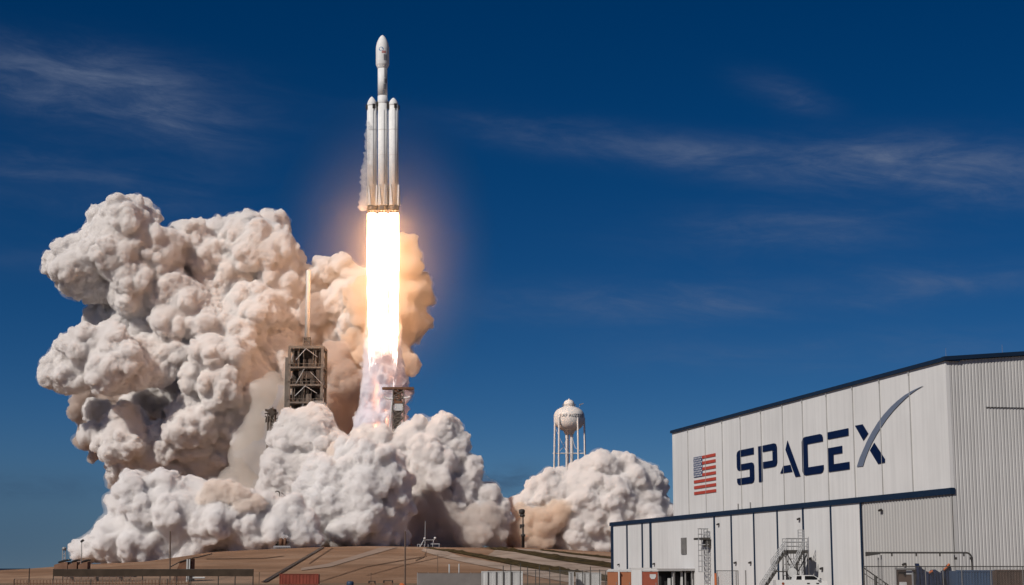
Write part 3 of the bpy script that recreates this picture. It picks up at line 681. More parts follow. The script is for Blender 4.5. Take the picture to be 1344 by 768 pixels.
# poles
def pole(name, px, yt, Y, r0, r1, m, label, cat='pole', base=0.0):
    x = X(px, Y); mb = MB(); mb.tube((x, Y, base), (P(px, yt, Y).x, Y, P(px, yt, Y).z), r0, r1, n=8); return tag(mb.build(name, m), label, cat)
pole('wooden_pole', 223.5, 697, 290, .14, .11, M['wood'], 'tall brown pole rising behind the screened fence at left')
pole('wooden_pole', 531.8, 697.5, 290, .15, .12, M['wood'], 'tall brown pole in front of the brown embankment')
pole('marker_post', 589.7, 740.5, 246, .10, .10, M['white_box'], 'white marker post left of the two behind grey screen', 'post')
pole('marker_post', 602.5, 740, 246, .08, .08, M['white_box'], 'thinner bent white post just right of its white twin', 'post')
pole('thin_pole', 574.5, 728, 300, .06, .04, M['wood'], 'thin weathered rod above the grey fence screen', 'pole')
pole('thin_pole', 38.8, 745.5, 300, .10, .08, M['black'], 'short black pole against the dark sea', 'pole')
pole('thin_pole', 487, 752, 285, .05, .05, M['wood'], 'slim stake on the bare embankment right of red container', 'pole')
pole('thin_pole', 340.5, 751, 300, .06, .06, M['wood'], 'slim stake just right of the screened fence end', 'pole')
# lamp post and twin mast at far left
LP = thing('lamp_post', tuple(P(107.5, 752, 420)), 'slim lamp post with a dark head before the pale smoke', 'lamp post')
mb = MB(); mb.tube((X(106.8, 420), 420, 0), P(107.3, 711, 420), .12, .08); mb.build('pole', M['steel'], LP)
mb = MB(); c = P(108, 710, 420); mb.obox(c, (.35, 0, .25), (0, .25, 0), (-.15, 0, .2)); mb.build('lamp_head', M['black'], LP)
TM = thing('twin_mast', tuple(P(84, 752, 420)), 'pale double mast with round cap at the left shore', 'mast')
for px in (82.3, 86): mb = MB(); mb.tube((X(px, 420), 420, 0), P(px, 720, 420), .14, .12); mb.build('leg', M['galv'], TM)
mb = MB(); c = P(84.3, 720, 420); mb.lathe(c, [(.2, -.4), (.5, -.3), (.55, .1), (.35, .35), (.0, .4)], 14); mb.build('cap', M['steel'], TM)
mb = MB()
for i in range(9): y = 723 + i * 2.6; mb.tube(P(82.3, y, 420), P(86, y + (1.3 if i % 2 else -1.3), 420), .05, n=5)
mb.build('lattice', M['galv'], TM)
# hoppers
for x0, x1, lab in ((71, 88.5, 'brown shed with slanted dark lid, widest of three beside the masts'), (89.5, 100.7, 'brown shed with slanted dark lid between its two neighbours'), (102.8, 114.7, 'brown shed with slanted dark lid nearest the white smoke')):
    Y = 400; a = P(x0, 740, Y); b = P(x1, 740, Y); o = thing('shed', ((a.x + b.x) / 2, Y + 1.5, 0), lab, 'shed', 'brown sheds at the left shore')
    zl = P(80, 741.5, Y).z; zh = P(80, 737.5, Y).z
    mb = MB(); mb.prism([(a.x, Y, 0), (b.x, Y, 0), (b.x, Y, zh), (a.x + (b.x - a.x) * .6, Y, zh - .1), (a.x, Y, zl)], (0, 3, 0)); mb.build('body', M['hopper'], o)
    mb = MB(); p = [Vector((a.x + (b.x - a.x) * t, Y - .1, zl + .04 + (zh - zl + .25) * math.sin(t * 1.45))) for t in np.linspace(.3, 1, 7)]
    for u, v in zip(p[:-1], p[1:]): mb.prism([u, v, v + Vector((0, 0, .3)), u + Vector((0, 0, .3))], (0, 3.2, 0))
    mb.build('lid', M['black'], o)
# long dark trailer behind the fence
TRL = thing('flatbed_trailer', tuple(P(125, 756, 330)), 'long low dark trailer parked behind the screened fence', 'trailer')
mb = MB(); a = P(84, 751, 330); b = P(176, 748.3, 330); mb.box(a.x, b.x, 330, 332.5, 1.1, b.z); mb.build('bed', M['brown_box'], TRL)
for i in range(10): mb = MB(); x = a.x + (b.x - a.x) * (i + .5) / 10; mb.box(x - .08, x + .08, 329.9, 329.99, .6, b.z); mb.build('stanchion', M['hopper'], TRL)
for i in range(3): mb = MB(); x = a.x + (b.x - a.x) * (.1 + i * .35); mb.box(x - .2, x + .2, 330.2, 332, 0, 1.09); mb.build('leg', M['hopper'], TRL)
# small timber culvert
CU = thing('timber_culvert', tuple(P(243, 752, 330)), 'brown timber headwall with a pale upright beside dark embankment edge', 'culvert')
mb = MB(); p = [P(226, 746, 330), P(252, 746, 330), P(252, 733.5, 330), P(243, 734, 330), P(236, 738, 330)]; p[0].z = 0; p[1].z = 0; mb.prism(p, (0, 3, 0)); mb.build('headwall', M['rust'], CU)
for px in (245.5, 248.5): mb = MB(); x = X(px, 329.7); mb.box(x - .12, x + .12, 329.6, 329.95, 0, P(px, 734, 330).z); mb.build('upright', M['white_box'], CU)
mb = MB(); mb.path([P(224, 744, 329.9), P(236, 737.5, 329.9), P(252, 732.8, 329.9), P(262, 731, 335), P(278, 727, 345)], .10, 6); mb.build('pipe', M['black'], CU)
WP = thing('white_pipes', tuple(P(264, 757, 300)), 'pair of short white pipes lying behind the screened fence', 'pipe')
for y in (755, 758.5): mb = MB(); mb.tube(P(253, y, 300), P(269, y, 300), .18, n=10); mb.build('pipe', M['white_box'], WP)
# small things on the ground at the bottom edge
dr = MB(); c = P(459.5, 768, 285); zt4 = P(459, 763, 285).z; dr.lathe((c.x, 285, 0), [(.58, 0), (.6, .05), (.6, zt4 - .15), (.45, zt4), (0, zt4 + .02)], 20); tag(dr.build('drum', M['drum']), 'dark blue round drum at the foot of the embankment', 'drum')
for x0, x1, yt, lab in ((483.5, 492.5, 763.5, 'small dark equipment crate beside a slim stake'), (503, 515.5, 762.8, 'open dark frame crate left of the brown pole')):
    a = P(x0, yt, 285); b = P(x1, yt, 285); o = thing('equipment_crate', ((a.x + b.x) / 2, 285.4, 0), lab, 'crate')
    mb = MB(); mb.box(a.x, b.x, 285, 285.8, .0, a.z - .25); mb.build('body', M['hopper'], o)
    mb = MB()
    for x in (a.x + .08, b.x - .08): mb.box(x - .08, x + .08, 284.95, 285.85, a.z - .249, a.z)
    mb.box(a.x, b.x, 284.94, 285.86, a.z + .002, a.z + .12); mb.build('frame', M['black'], o)
mb = MB(); c = P(527.5, 768, 284); zt5 = P(527, 765.5, 284).z; mb.lathe((c.x, 284, 0), [(.5, 0), (.5, zt5 - .4), (.4, zt5 - .12), (.2, zt5), (0, zt5 + .03)], 18); tag(mb.build('marker_buoy', M['orange']), 'orange dome topped marker at the brown pole base', 'marker')

# ------------------------------------------------------------------ pad structures
def lattice(mb, x0, x1, y0, y1, z0, z1, bays, r, face='x', m=0):
    for i in range(bays):
        a = z0 + (z1 - z0) * i / bays; b = z0 + (z1 - z0) * (i + 1) / bays
        for y in (y0, y1):
            mb.tube((x0, y, a), (x1, y, b), r, n=5, m=m) if i % 2 else mb.tube((x1, y, a), (x0, y, b), r, n=5, m=m); mb.tube((x0, y, b), (x1, y, b), r, n=5, m=m)
        for x in (x0, x1):
            mb.tube((x, y0, a), (x, y1, b), r, n=5, m=m); mb.tube((x, y0, b), (x, y1, b), r, n=5, m=m)
YW = 680.0; PADZ = 9.0
tx0 = P(377.5, 500, YW).x; tx1 = P(424.5, 500, YW).x; ztop = P(400, 456, YW).z
LT = thing('launch_tower', ((tx0 + tx1) / 2, YW + 6, PADZ), 'tall grey lattice launch tower carrying a white lightning mast', 'launch tower')
rows = [456, 482, 505, 528, 552, 578, 604, 630, 656, 682, 708]; zr_ = [P(400, y, YW).z for y in rows]
ty0, ty1 = YW, YW + 13
for x, y in ((tx0 + .6, ty0), (tx1 - .6, ty0), (tx0 + .6, ty1), (tx1 - .6, ty1)): mb = MB(); mb.obox((x, y, (PADZ + ztop) / 2), (.55, 0, 0), (0, .55, 0), (0, 0, (ztop - PADZ) / 2)); mb.build('corner_column', M['tower_steel'], LT)
for i, z in enumerate(zr_):
    mb = MB(); mb.box(tx0 + .02, tx1 - .02, ty0 - .62, ty1 + .62, z - .5, z + (.6 if i == 0 else .2)); mb.build('floor_deck', M['tower_steel'], LT)
    for y in (ty0 - .66, ty1 + .66):
        mb = MB()
        mb.tube((tx0, y, z + 1.3), (tx1, y, z + 1.3), .12, n=5)
        for k in range(8): x = tx0 + (tx1 - tx0) * k / 7; mb.tube((x, y, z), (x, y, z + 1.3), .09, n=5)
        if i: mb.build('deck_rail', M['tower_steel'], LT)
mid = (tx0 + tx1) / 2
for i in range(len(zr_) - 1):
    a, b = zr_[i + 1], zr_[i]; mb = MB()
    if i % 2 == 0:
        mb.tube((tx0 + 3.2, ty0 - .7, a + (b - a) * .35), (mid, ty0 - .7, b - .6), .15, n=6); mb.tube((tx1 - 2.5, ty0 - .7, a + (b - a) * .5), (mid, ty0 - .7, b - .6), .15, n=6)
    else:
        mb.tube((tx0 + 3.5, ty0 - .7, a + .4), (mid - .5, ty0 - .7, b - .7), .13, n=6); mb.tube((mid + 2, ty0 - .7, b - 2.0), (tx1 - .7, ty0 - .7, a + .5), .13, n=6)
    mb.tube((tx0 + .6, ty0, a), (tx0 + .6, ty1, b), .2, n=5); mb.tube((tx1 - .6, ty0, b), (tx1 - .6, ty1, a), .2, n=5)
    mb.build('brace', M['galv'], LT)
    mb = MB(); rr = random.Random(i)
    for k in range(34):
        x = rr.uniform(tx0 + 1.2, tx1 - 1.8); y = rr.uniform(ty0 + 1.5, ty1 - 1.5); w = rr.uniform(.4, 1.3); h = rr.uniform(.5, (b - a) * .6); mb.box(x - w, x + w, y - w, y + w, a + .2, a + .2 + h, 0 if k % 4 else 1)
    mb.box(tx0 + 1.1, tx1 - 1.1, ty0 + 8, ty0 + 8.4, a + .2, b - .5, 0)
    mb.build('plant_room', [M['tower_dark'], M['tower_steel']], LT)
    mb = MB()
    for k in range(7):
        x = rr.uniform(tx0 + 1.5, tx1 - 1.5); mb.tube((x, ty0 + rr.uniform(.2, 1.2), a), (x + rr.uniform(-.4, .4), ty0 + rr.uniform(.2, 1.2), b), rr.uniform(.08, .22), n=5)
    mb.build('riser_pipe', M['tower_steel'], LT)
mb = MB(); mb.box(tx0 - 1.3, tx0 - .05, ty0 + 1, ty0 + 3, PADZ, ztop - 4); mb.build('cable_duct', M['tower_steel'], LT)
mb = MB(); mb.box(tx1 - 3.0, tx1 - 1.3, ty0 - .2, ty0 + .2, zr_[2] + 2, zr_[1] - 1); mb.box(mid - 3, mid + 3, ty0 + .5, ty0 + 1, zr_[2] + 2.5, zr_[1] - 1.6); mb.build('side_panel', M['tower_dark'], LT)
for (yy, x_) in ((566, 427.5), (540, 428.5)):
    c = P(x_, yy, YW - 1); mb = MB()
    for k in range(3): mb.lathe(c + Vector((0, k * .2, 0)), [(1.5 - .4 * k, -.12), (1.7 - .4 * k, 0), (1.5 - .4 * k, .12)], 14, axis=(0, 1, 0), caps=False)
    mb.tube((tx1 - .3, YW, c.z), c, .2, n=5); mb.build('hose_reel', M['tower_steel'], LT)
mz0 = P(401, 441, YW).z; mx = P(401, 450, YW).x; mzt = P(401, 351.5, YW).z
mb = MB(); mb.lathe((mx, YW + 5, mz0 - 1.0), [(.95, 0), (.95, 20), (.95, mzt - mz0 + .7), (.6, mzt - mz0 + 1.0), (0, mzt - mz0 + 1.05)], 20); lm = mb.build('lightning_mast', M['mast_white'], LT)
mb = MB()
for dx, dy in ((-1.5, -1.5), (1.5, -1.5), (-1.5, 1.5), (1.5, 1.5)): mb.tube((mx + dx, YW + 5 + dy, ztop), (mx + dx * .8, YW + 5 + dy * .8, mz0), .2, n=5)
lattice(mb, mx - 1.4, mx + 1.4, YW + 3.6, YW + 6.4, ztop + .4, mz0, 3, .11); mb.box(mx - 1.5, mx + 1.5, YW + 3.5, YW + 6.5, mz0 - .2, mz0 + .15)
mb.build('mast_pedestal', M['tower_steel'], lm)

# slim service mast left of the tower
YV = 672.0; v = lambda px, py, dy=0: P(px, py, YV + dy)
SM = thing('service_mast', tuple(v(356, 720)), 'slim lattice service mast with tangled dark machinery on top', 'mast')
mb = MB()
for px in (351, 354.5, 360): x = v(px, 560).x; mb.tube((x, YV, PADZ), (x, YV, v(px, 545).z), .28, n=6); mb.tube((x, YV + 3, PADZ), (x, YV + 3, v(px, 545).z), .28, n=6)
mb.build('column', M['tower_steel'], SM)
mb = MB(); lattice(mb, v(354.5, 560).x, v(360, 560).x, YV, YV + 3, PADZ, v(360, 550).z, 22, .14); mb.build('lattice', M['tower_steel'], SM)
mb = MB(); a = v(350, 589.5); b = v(367, 588); mb.box(a.x, b.x, YV - 1, YV + 4, a.z, b.z); mb.build('deck', M['tower_dark'], SM)
mb = MB(); rr = random.Random(3)
for k in range(26): c = v(rr.uniform(351, 363), rr.uniform(538, 556), rr.uniform(0, 3)); mb.obox(c, Vector((rr.uniform(.3, 1.0), 0, rr.uniform(-.5, .5))), (0, .5, 0), (rr.uniform(-.3, .3), 0, rr.uniform(.2, .7)))
for p, q_ in (((347.5, 543), (360, 541)), ((348, 546), (356, 552)), ((358, 534), (359, 548)), ((353, 537), (362, 560))): mb.tube(v(*p), v(*q_), .25, n=5)
mb.build('machinery', M['tower_dark'], SM)

# hooked vent pipes with rusty valve block coming out of the low smoke
YH = 610.0; h = lambda px, py, dy=0: P(px, py, YH + dy)
VP = thing('vent_standpipe', tuple(h(372, 720)), 'hooked vent pipes with a rusty valve block poking out of smoke', 'vent pipe')
mb = MB(); mb.path([(h(367, 650).x, YH, PADZ), h(367, 647), h(366, 645), h(363, 644.5), h(361.5, 646)], .2, 6); mb.path([(h(372.5, 650).x, YH, PADZ), h(372.5, 650), h(371.5, 648), h(369, 647)], .18, 6); mb.path([(h(375, 655).x, YH, PADZ), h(375, 652), h(373.5, 649.5)], .15, 6); mb.build('hooked_pipe', M['tower_dark'], VP)
mb = MB(); rr = random.Random(5)
for k in range(22): c = h(rr.uniform(378, 388), rr.uniform(653, 669), rr.uniform(0, 2)); mb.obox(c, Vector((rr.uniform(.3, .8), 0, rr.uniform(-.3, .3))), (0, .6, 0), (rr.uniform(-.2, .2), 0, rr.uniform(.3, .7)))
mb.tube((h(383, 660).x, YH + 1, PADZ), h(383, 660, 1), .4, n=6); mb.path([h(380, 672), h(386, 668), h(392, 667)], .15, 5); mb.build('valve_block', M['rust'], VP)

# strongback with T top
YB = 655.0; t_ = lambda px, py, dy=0: P(px, py, YB + dy)
SB = thing('strongback', tuple(t_(521, 720)), 'steel strongback frame with T shaped crossbar beside the exhaust trail', 'strongback')
mb = MB(); a = t_(501.5, 511); b = t_(543, 508); mb.box(a.x, b.x, YB, YB + 3, a.z, b.z); mb.build('crossbar', M['rust'], SB)
mb = MB()
for px0, px1 in ((516, 513.5), (530, 531)):
    for dy in (.3, 2.7): mb.tube(t_(px0, 511, dy), (t_(px1, 640).x, YB + dy, PADZ), .3, n=6)
for i in range(22):
    y = 512 + i * 9; xa, xb = t_(515.6, y).x, t_(530.2, y).x; z = t_(520, y).z
    if z < PADZ: break
    z2 = t_(520, y + 9).z
    for dy in (.3, 2.7): mb.tube((xa, YB + dy, z), (xb, YB + dy, z2), .16, n=5); mb.tube((xb, YB + dy, z), (xa, YB + dy, z2), .16, n=5); mb.tube((xa, YB + dy, z2), (xb, YB + dy, z2), .16, n=5)
mb.build('truss', M['tower_steel'], SB)
mb = MB(); rr = random.Random(9)
for k in range(26): c = t_(rr.uniform(517.5, 529.5), rr.uniform(513, 528), rr.uniform(.5, 2.5)); w = rr.uniform(.25, .7); mb.box(c.x - w, c.x + w, c.y - .4, c.y + .4, c.z - w, c.z + w)
a = t_(517, 529.5); b = t_(528, 526.5); mb.box(a.x, b.x, YB - .2, YB + 3, a.z, b.z); mb.build('head_machinery', M['rust'], SB)
mb = MB(); a = t_(518, 539); b = t_(528.5, 530); mb.box(a.x, b.x, YB - .1, YB + .1, a.z, b.z); mb.build('pale_panel', M['white_box'], SB)
mb = MB(); a = t_(516.5, 556); b = t_(526, 540); mb.box(a.x, b.x, YB + .4, YB + 1.4, PADZ, b.z); mb.build('dark_panel', M['tower_dark'], SB)
for pts in ([(503.5, 520.5), (506, 522.5), (510, 523.5), (516, 523.5)], [(538, 521), (535, 522), (530, 522.5)]): mb = MB(); mb.path([t_(*p) for p in pts], .42, 6); mb.build('hook_arm', M['leg_grey'], SB)
mb = MB(); mb.path([t_(515, 524), t_(511.5, 561), (t_(508, 600).x, YB, PADZ)], .3, 6); mb.build('white_strut', M['mast_white'], SB)

# water tower
YA = 725.0; w_ = lambda px, py, dy=0: P(px, py, YA + dy)
WT = thing('water_tower', tuple(w_(747, 720)), 'white water tower with round tank on slender legs above the smoke', 'water tower')
cx = w_(747, 550).x; zt6 = w_(747, 533).z; zb6 = w_(747, 566.5).z; rt = (w_(767.3, 548).x - w_(726.7, 548).x) / 2; zmid = w_(747, 548.5).z
prof_ = []
for t in np.linspace(-1, 1, 25):
    if t < 0: z = zmid + t * (zmid - zb6); r = rt * (1 - abs(t) ** 2.3) ** .42
    else: z = zmid + t * (zt6 - zmid); r = rt * (1 - t ** 2.6) ** .55
    prof_.append((max(r, .4) if abs(t) > .99 else r, z))
prof_[-1] = (2.0, zt6)
mb = MB(); mb.lathe((cx, YA, 0), prof_, 48); tk_ = mb.build('tank', M['tank_white'], WT)
rb = (w_(754, 530).x - w_(740, 530).x) / 2
mb = MB(); zd = w_(747, 524.5).z; mb.lathe((cx, YA, 0), [(rb, zt6 - .8), (rb, zt6 + 1.2), (rb * .9, zd - 1.0), (rb * .6, zd - .3), (.3, zd), (.2, zd + .4), (0, zd + .45)], 24); mb.build('dome_cap', M['tank_white'], tk_)
mb = MB()
for k in range(12): t = k * math.pi / 6; mb.tube((cx + rb * 1.25 * math.cos(t), YA + rb * 1.25 * math.sin(t), zt6 - .9), (cx + rb * 1.25 * math.cos(t), YA + rb * 1.25 * math.sin(t), zt6 + .7), .06, n=5)
pts = [(cx + rb * 1.25 * math.cos(t), YA + rb * 1.25 * math.sin(t), zt6 + .7) for t in np.linspace(0, 2 * math.pi, 25)]; mb.path(pts, .06, 5)
a = w_(759, 533, -1); b = w_(763, 530.5, -1); mb.tube(w_(759, 536, -1), b, .08, n=5); mb.obox(b, (.9, 0, .25), (0, .3, 0), (0, 0, .15)); mb.build('roof_rail', M['steel'], tk_)
for px0, px1, dy in ((728.2, 725.0, -2), (733.3, 731.6, -5.5), (757.6, 759.5, -5.5), (766.6, 769.4, -1.0)):
    mb = MB(); top = w_(px0, 549); mb.tube((w_(px1, 620).x, YA + dy * 1.12, PADZ), (top.x, YA + dy, top.z), .42, .40, 8); mb.build('leg', M['tank_white'], WT)
mb = MB(); mb.tube((cx - .9, YA, PADZ), (cx - .9, YA, zb6 + .5), .75, n=14); mb.tube((cx + 1.0, YA, PADZ), (cx + 1.0, YA, zb6 + .5), .75, n=14); mb.lathe((cx, YA, 0), [(1.9, zb6 - 1.2), (2.6, zb6 + .4), (4.0, zb6 + 1.2)], 24); mb.build('riser', M['tank_white'], WT)
mb = MB(); mb.tube(w_(725.5, 595, -2), w_(744, 595.5, 0), .22, n=6); mb.tube(w_(750, 595.5, 0), w_(768.5, 595, -1), .22, n=6); mb.tube(w_(732, 595, -5.6), w_(759, 595, -5.6), .2, n=6); mb.build('strut', M['tank_white'], WT)
mb = MB()
for a, b, c in (((743, 575), (740, 586), (733, 594)), ((751, 575), (755, 588), (766, 594)), ((728, 560), (736, 578), (744, 594))): mb.path([w_(*a, -2), w_(*b, -3), w_(*c, -4)], .09, 5)
mb.build('brace_rod', M['tank_white'], WT)
# lettering wrapped round the tank
cu = bpy.data.curves.new('tank_text', 'FONT'); cu.body = 'EIAP AUZZOO'; cu.size = 1.0; cu.extrude = .01; cu.align_x = 'CENTER'; cu.space_character = 1.15
tmp = bpy.data.objects.new('tank_text', cu); COL.objects.link(tmp); bpy.context.view_layer.update()
tm = bpy.data.meshes.new_from_object(tmp.evaluated_get(bpy.context.evaluated_depsgraph_get())); bpy.data.objects.remove(tmp)
bmt = bmesh.new(); bmt.from_mesh(tm); bmesh.ops.subdivide_edges(bmt, edges=bmt.edges[:], cuts=2); ts = 2.0; zl = w_(747, 549).z
wv = [v.co.copy() for v in bmt.verts]; wmax = max(p.x for p in wv); a0 = -R(38); a1 = R(62); vs = []
for p in wv:
    ang = (a0 + a1) / 2 + (a1 - a0) / 2 * p.x / wmax; z = zl + p.y * ts
    tt = (z - zmid) / (zt6 - zmid) if z > zmid else (z - zmid) / (zmid - zb6); r = rt * ((1 - tt ** 2.6) ** .55 if tt > 0 else (1 - abs(tt) ** 2.3) ** .42) + .05 + .03 * (p.z > 0)
    vs.append((cx + r * math.sin(ang), YA - r * math.cos(ang), z))
mb = MB(); bmt.verts.index_update(); mb.add(vs, [tuple(v.index for v in f.verts) for f in bmt.faces]); mb.build('lettering', M['tank_letter'], tk_); bmt.free()

# camera post
Yp = 585.0; c_ = lambda px, py, dy=0: P(px, py, Yp + dy)
CP = thing('camera_post', tuple(c_(686.5, 720)), 'dark post with a stacked camera head before glow tinted smoke', 'camera post')
mb = MB(); x = c_(686.5, 700).x; mb.lathe((x, Yp, PADZ), [(.55, 0), (.5, 4.6), (.75, 4.7), (.75, 5.4), (.35, 5.5), (.3, 8), (.5, 8.1), (.5, 8.8), (.25, 8.9), (.22, 13)], 12); mb.build('pole', M['soot'], CP)
mb = MB(); c = c_(685.5, 676); mb.lathe(c, [(.5, -.7), (.9, -.5), (.95, .1), (.5, .3)], 14); c = c_(685, 671.5); mb.lathe(c, [(.6, -.9), (1.0, -.6), (1.05, .4), (.7, .8), (0, .9)], 14); mb.build('camera_head', M['soot'], CP)
mb = MB(); c = c_(683.5, 691); mb.obox(c, (.35, 0, 0), (0, .3, 0), (0, 0, .7)); mb.tube(c, c_(686.5, 692), .12, n=5); mb.build('side_box', M['soot'], CP)

# steel stand at the crest
Yq = 572.0; k_ = lambda px, py, dy=0: P(px, py, Yq + dy)
KS = thing('steel_stand', tuple(k_(566, 720)), 'pale steel stand with two lamp arms on the embankment crest', 'stand')
mb = MB(); a = k_(555.5, 718); b = k_(577, 714.5); mb.box(a.x, b.x, Yq, Yq + 3, a.z - 1.2, a.z); mb.box(a.x + 2.5, b.x, Yq, Yq + 3, b.z, b.z + .3); mb.build('platform', M['galv'], KS)
mb = MB()
for px in (548, 551, 557, 562, 568, 576.5): mb.tube((k_(px, 715).x, Yq, 9), (k_(px, 715).x, Yq, k_(px, 714.5).z), .13, n=5)
mb.tube(k_(548, 714.5), k_(555, 714.5), .1, n=5); mb.tube(k_(551, 719), k_(556.5, 708.5), .18, n=5); mb.build('leg', M['galv'], KS)
mb = MB(); mb.tube(k_(557.5, 708.8), k_(569, 708.8), .13, n=5); mb.path([k_(568, 716), k_(569, 710), k_(571, 706.5)], .16, 5); mb.build('rail', M['galv'], KS)
for px, py in ((557.5, 707), (571, 706.5)): mb = MB(); c = k_(px, py); mb.lathe(c, [(.2, -.35), (.42, -.1), (.42, .3), (0, .45)], 10); mb.build('lamp', M['mast_white'], KS)
mb = MB(); mb.tube(k_(557.8, 716), k_(558.2, 684), .16, .1, 6); mb.build('aerial', M['galv'], KS)
# valve stand
KV = thing('valve_stand', tuple(k_(371, 720)), 'pale low stand carrying an orange lit tank at crest', 'stand')
mb = MB(); a = k_(359, 718); b = k_(381, 717); mb.box(a.x, b.x, Yq, Yq + 3, a.z - .1, b.z + .15)
for i in range(8): x = a.x + (b.x - a.x) * i / 7; mb.tube((x, Yq, 8.5), (x, Yq, a.z), .12, n=5); mb.tube((x, Yq + 3, 8.5), (x, Yq + 3, a.z), .12, n=5)
mb.build('frame', M['galv'], KV)
for px, r in ((369, .75), (374, .55)): mb = MB(); c = k_(px, 716.5, 1); mb.lathe(c, [(r, 0), (r, 2.0), (r * .7, 2.5), (0, 2.7)], 14); mb.build('tank', M['hopper' if px > 370 else 'rust'], KV)
mb = MB(); rr = random.Random(12)
for k in range(10): c = k_(rr.uniform(362, 379), rr.uniform(712, 716), 1.5); w = rr.uniform(.2, .5); mb.box(c.x - w, c.x + w, c.y - .4, c.y + .4, c.z - w, c.z + w)
mb.build('valve', M['tower_dark'], KV)

# ------------------------------------------------------------------ rocket
YR = 660.0
pb = P(502.6, 278.6, YR); pt = P(502.0, 46, YR); AX = (pt - pb); HR = AX.length; AX.normalize()
RX = Vector((1, 0, 0)); RX = (RX - AX * RX.dot(AX)).normalized(); RYv = AX.cross(RX)
RK = thing('rocket', tuple(pb), 'white three core rocket climbing on bright flame', 'rocket')
def rk(h, dx=0, dy=0): return pb + AX * h + RX * dx + RYv * dy
hp = lambda py: HR * (277.5 - py) / 231.5
r0 = 1.97
NA = 32
def core(cxo, name, top, nose):
    mb = MB(); mb.lathe(rk(0, cxo), [(r0, 2.0), (r0, top)], NA, AX, caps=True); return mb.build(name, M['rocket_white'], RK)
cs = core(0, 'core_stage', hp(137), False)
mb = MB(); mb.lathe(rk(0), [(r0 + .02, hp(137)), (r0 + .06, hp(137) + .1), (r0 + .06, hp(127))], NA, AX); mb.build('interstage', M['rocket_white'], RK)
mb = MB(); mb.lathe(rk(0), [(r0, hp(127)), (r0, hp(90))], NA, AX); us = mb.build('upper_stage', M['rocket_white'], RK)
rf = 2.72; h0 = hp(89); h1 = hp(46)
og = [(r0, hp(91)), (r0 + .1, hp(90)), (rf - .05, hp(86)), (rf, hp(85.5))]
for t in np.linspace(0, 1, 14): og.append((rf * (1 - t ** 1.9) ** .7 if t < 1 else 0.02, hp(66) + (h1 - hp(66)) * t))
mb = MB(); mb.lathe(rk(0), og, 40, AX); fr = mb.build('payload_fairing', M['rocket_white'], RK)
def patch(r, h0, h1, a0, a1, n=8):
    """a decal curved round the body; angle 0 faces the viewer, positive to the right"""
    mb = MB(); vs = []
    for i in range(n + 1):
        a = R(a0 + (a1 - a0) * i / n)
        for hh in (h0, h1): vs.append(rk(hh) + RX * math.sin(a) * r - (RYv if RYv.y > 0 else -RYv) * math.cos(a) * r)
    return mb.add(vs, [(2 * i, 2 * i + 2, 2 * i + 3, 2 * i + 1) for i in range(n)])
mb = MB(); vs = []
for i in range(16):
    t = 2 * math.pi * i / 16; a = R(-8) + .36 * math.cos(t); vs.append(rk(hp(67) + .85 * math.sin(t)) + RX * math.sin(a) * (rf + .04) - (RYv if RYv.y > 0 else -RYv) * math.cos(a) * (rf + .04))
mb.add(vs, [tuple(range(16))]); mb.build('blue_emblem', M['decal_blue'], fr)
mb = patch(rf + .03, hp(72.5), hp(69.2), -2, 34); mb.build('red_emblem', M['decal_red'], fr)
mb = patch(rf + .03, hp(82), hp(74), 14, 44); mb.build('pale_emblem', M['decal_grey'], fr)
for a, b, c, d in ((126, 121, 8, 34), (119, 112, 16, 46), (111, 105, 24, 62), (104, 91, 26, 40), (108, 91, 52, 64)): mb = patch(r0 + .03, hp(a), hp(b), c, d); mb.build('dark_marking', M['decal_grey'], us)
off = 4.38
boosters = []
for sgn, lab in ((-1, 'left'), (1, 'right')):
    cxo = sgn * off; hn = hp(127 if sgn < 0 else 129); ht = hp(140)
    b = core(cxo, 'side_booster', ht, True); b.name = 'side_booster'; boosters.append((b, cxo))
    mb = MB(); pr = [(r0 + .02, ht)]
    for t in np.linspace(0, 1, 12): pr.append((r0 * (1 - t ** 1.6) ** .75 if t < 1 else .02, hp(138.5) + (hn - hp(138.5)) * t))
    mb.lathe(rk(0, cxo), pr, NA, AX); mb.build('nose_cone', M['rocket_white'], b)
    for a in (25, 115, 205, 295):
        c = rk(hp(141.5), cxo) + RX * math.cos(R(a)) * (r0 + .35) + RYv * math.sin(R(a)) * (r0 + .35); d1 = (RX * math.cos(R(a)) + RYv * math.sin(R(a))); d2 = AX.cross(d1)
        mb = MB(); mb.obox(c, d1 * .16, d2 * .55, AX * .95); mb.build('grid_fin', M['soot'], b)
for b, cxo in boosters + [(cs, 0)]:
    for a in (-25, -115, 65, 155) if cxo else (-60, -120):
        d1 = (RX * math.cos(R(a)) + RYv * math.sin(R(a))); d2 = AX.cross(d1); base = rk(2.6, cxo) + d1 * (r0 + .05); top = rk(hp(243), cxo) + d1 * (r0 - .05)
        mb = MB(); mb.prism([base - d2 * .85, base + d2 * .85, top + d2 * .12, top - d2 * .12], d1 * .6); mb.build('landing_leg', M['leg_grey'], b)
    mb = MB(); mb.lathe(rk(0, cxo), [(r0 + .12, .4), (r0 + .14, 1.0), (r0 + .14, 2.3), (r0, 2.5)], NA, AX); mb.build('engine_section', M['rocket_grey'], b)
    for k in range(9):
        a = 2 * math.pi * k / 8; rr_ = 0 if k == 8 else 1.45
        mb = MB(); mb.lathe(rk(0, cxo + rr_ * math.cos(a), rr_ * math.sin(a)), [(.42, -1.0), (.36, -.6), (.2, -.05), (.16, .45)], 10, AX); mb.build('engine_bell', M['soot'], b)
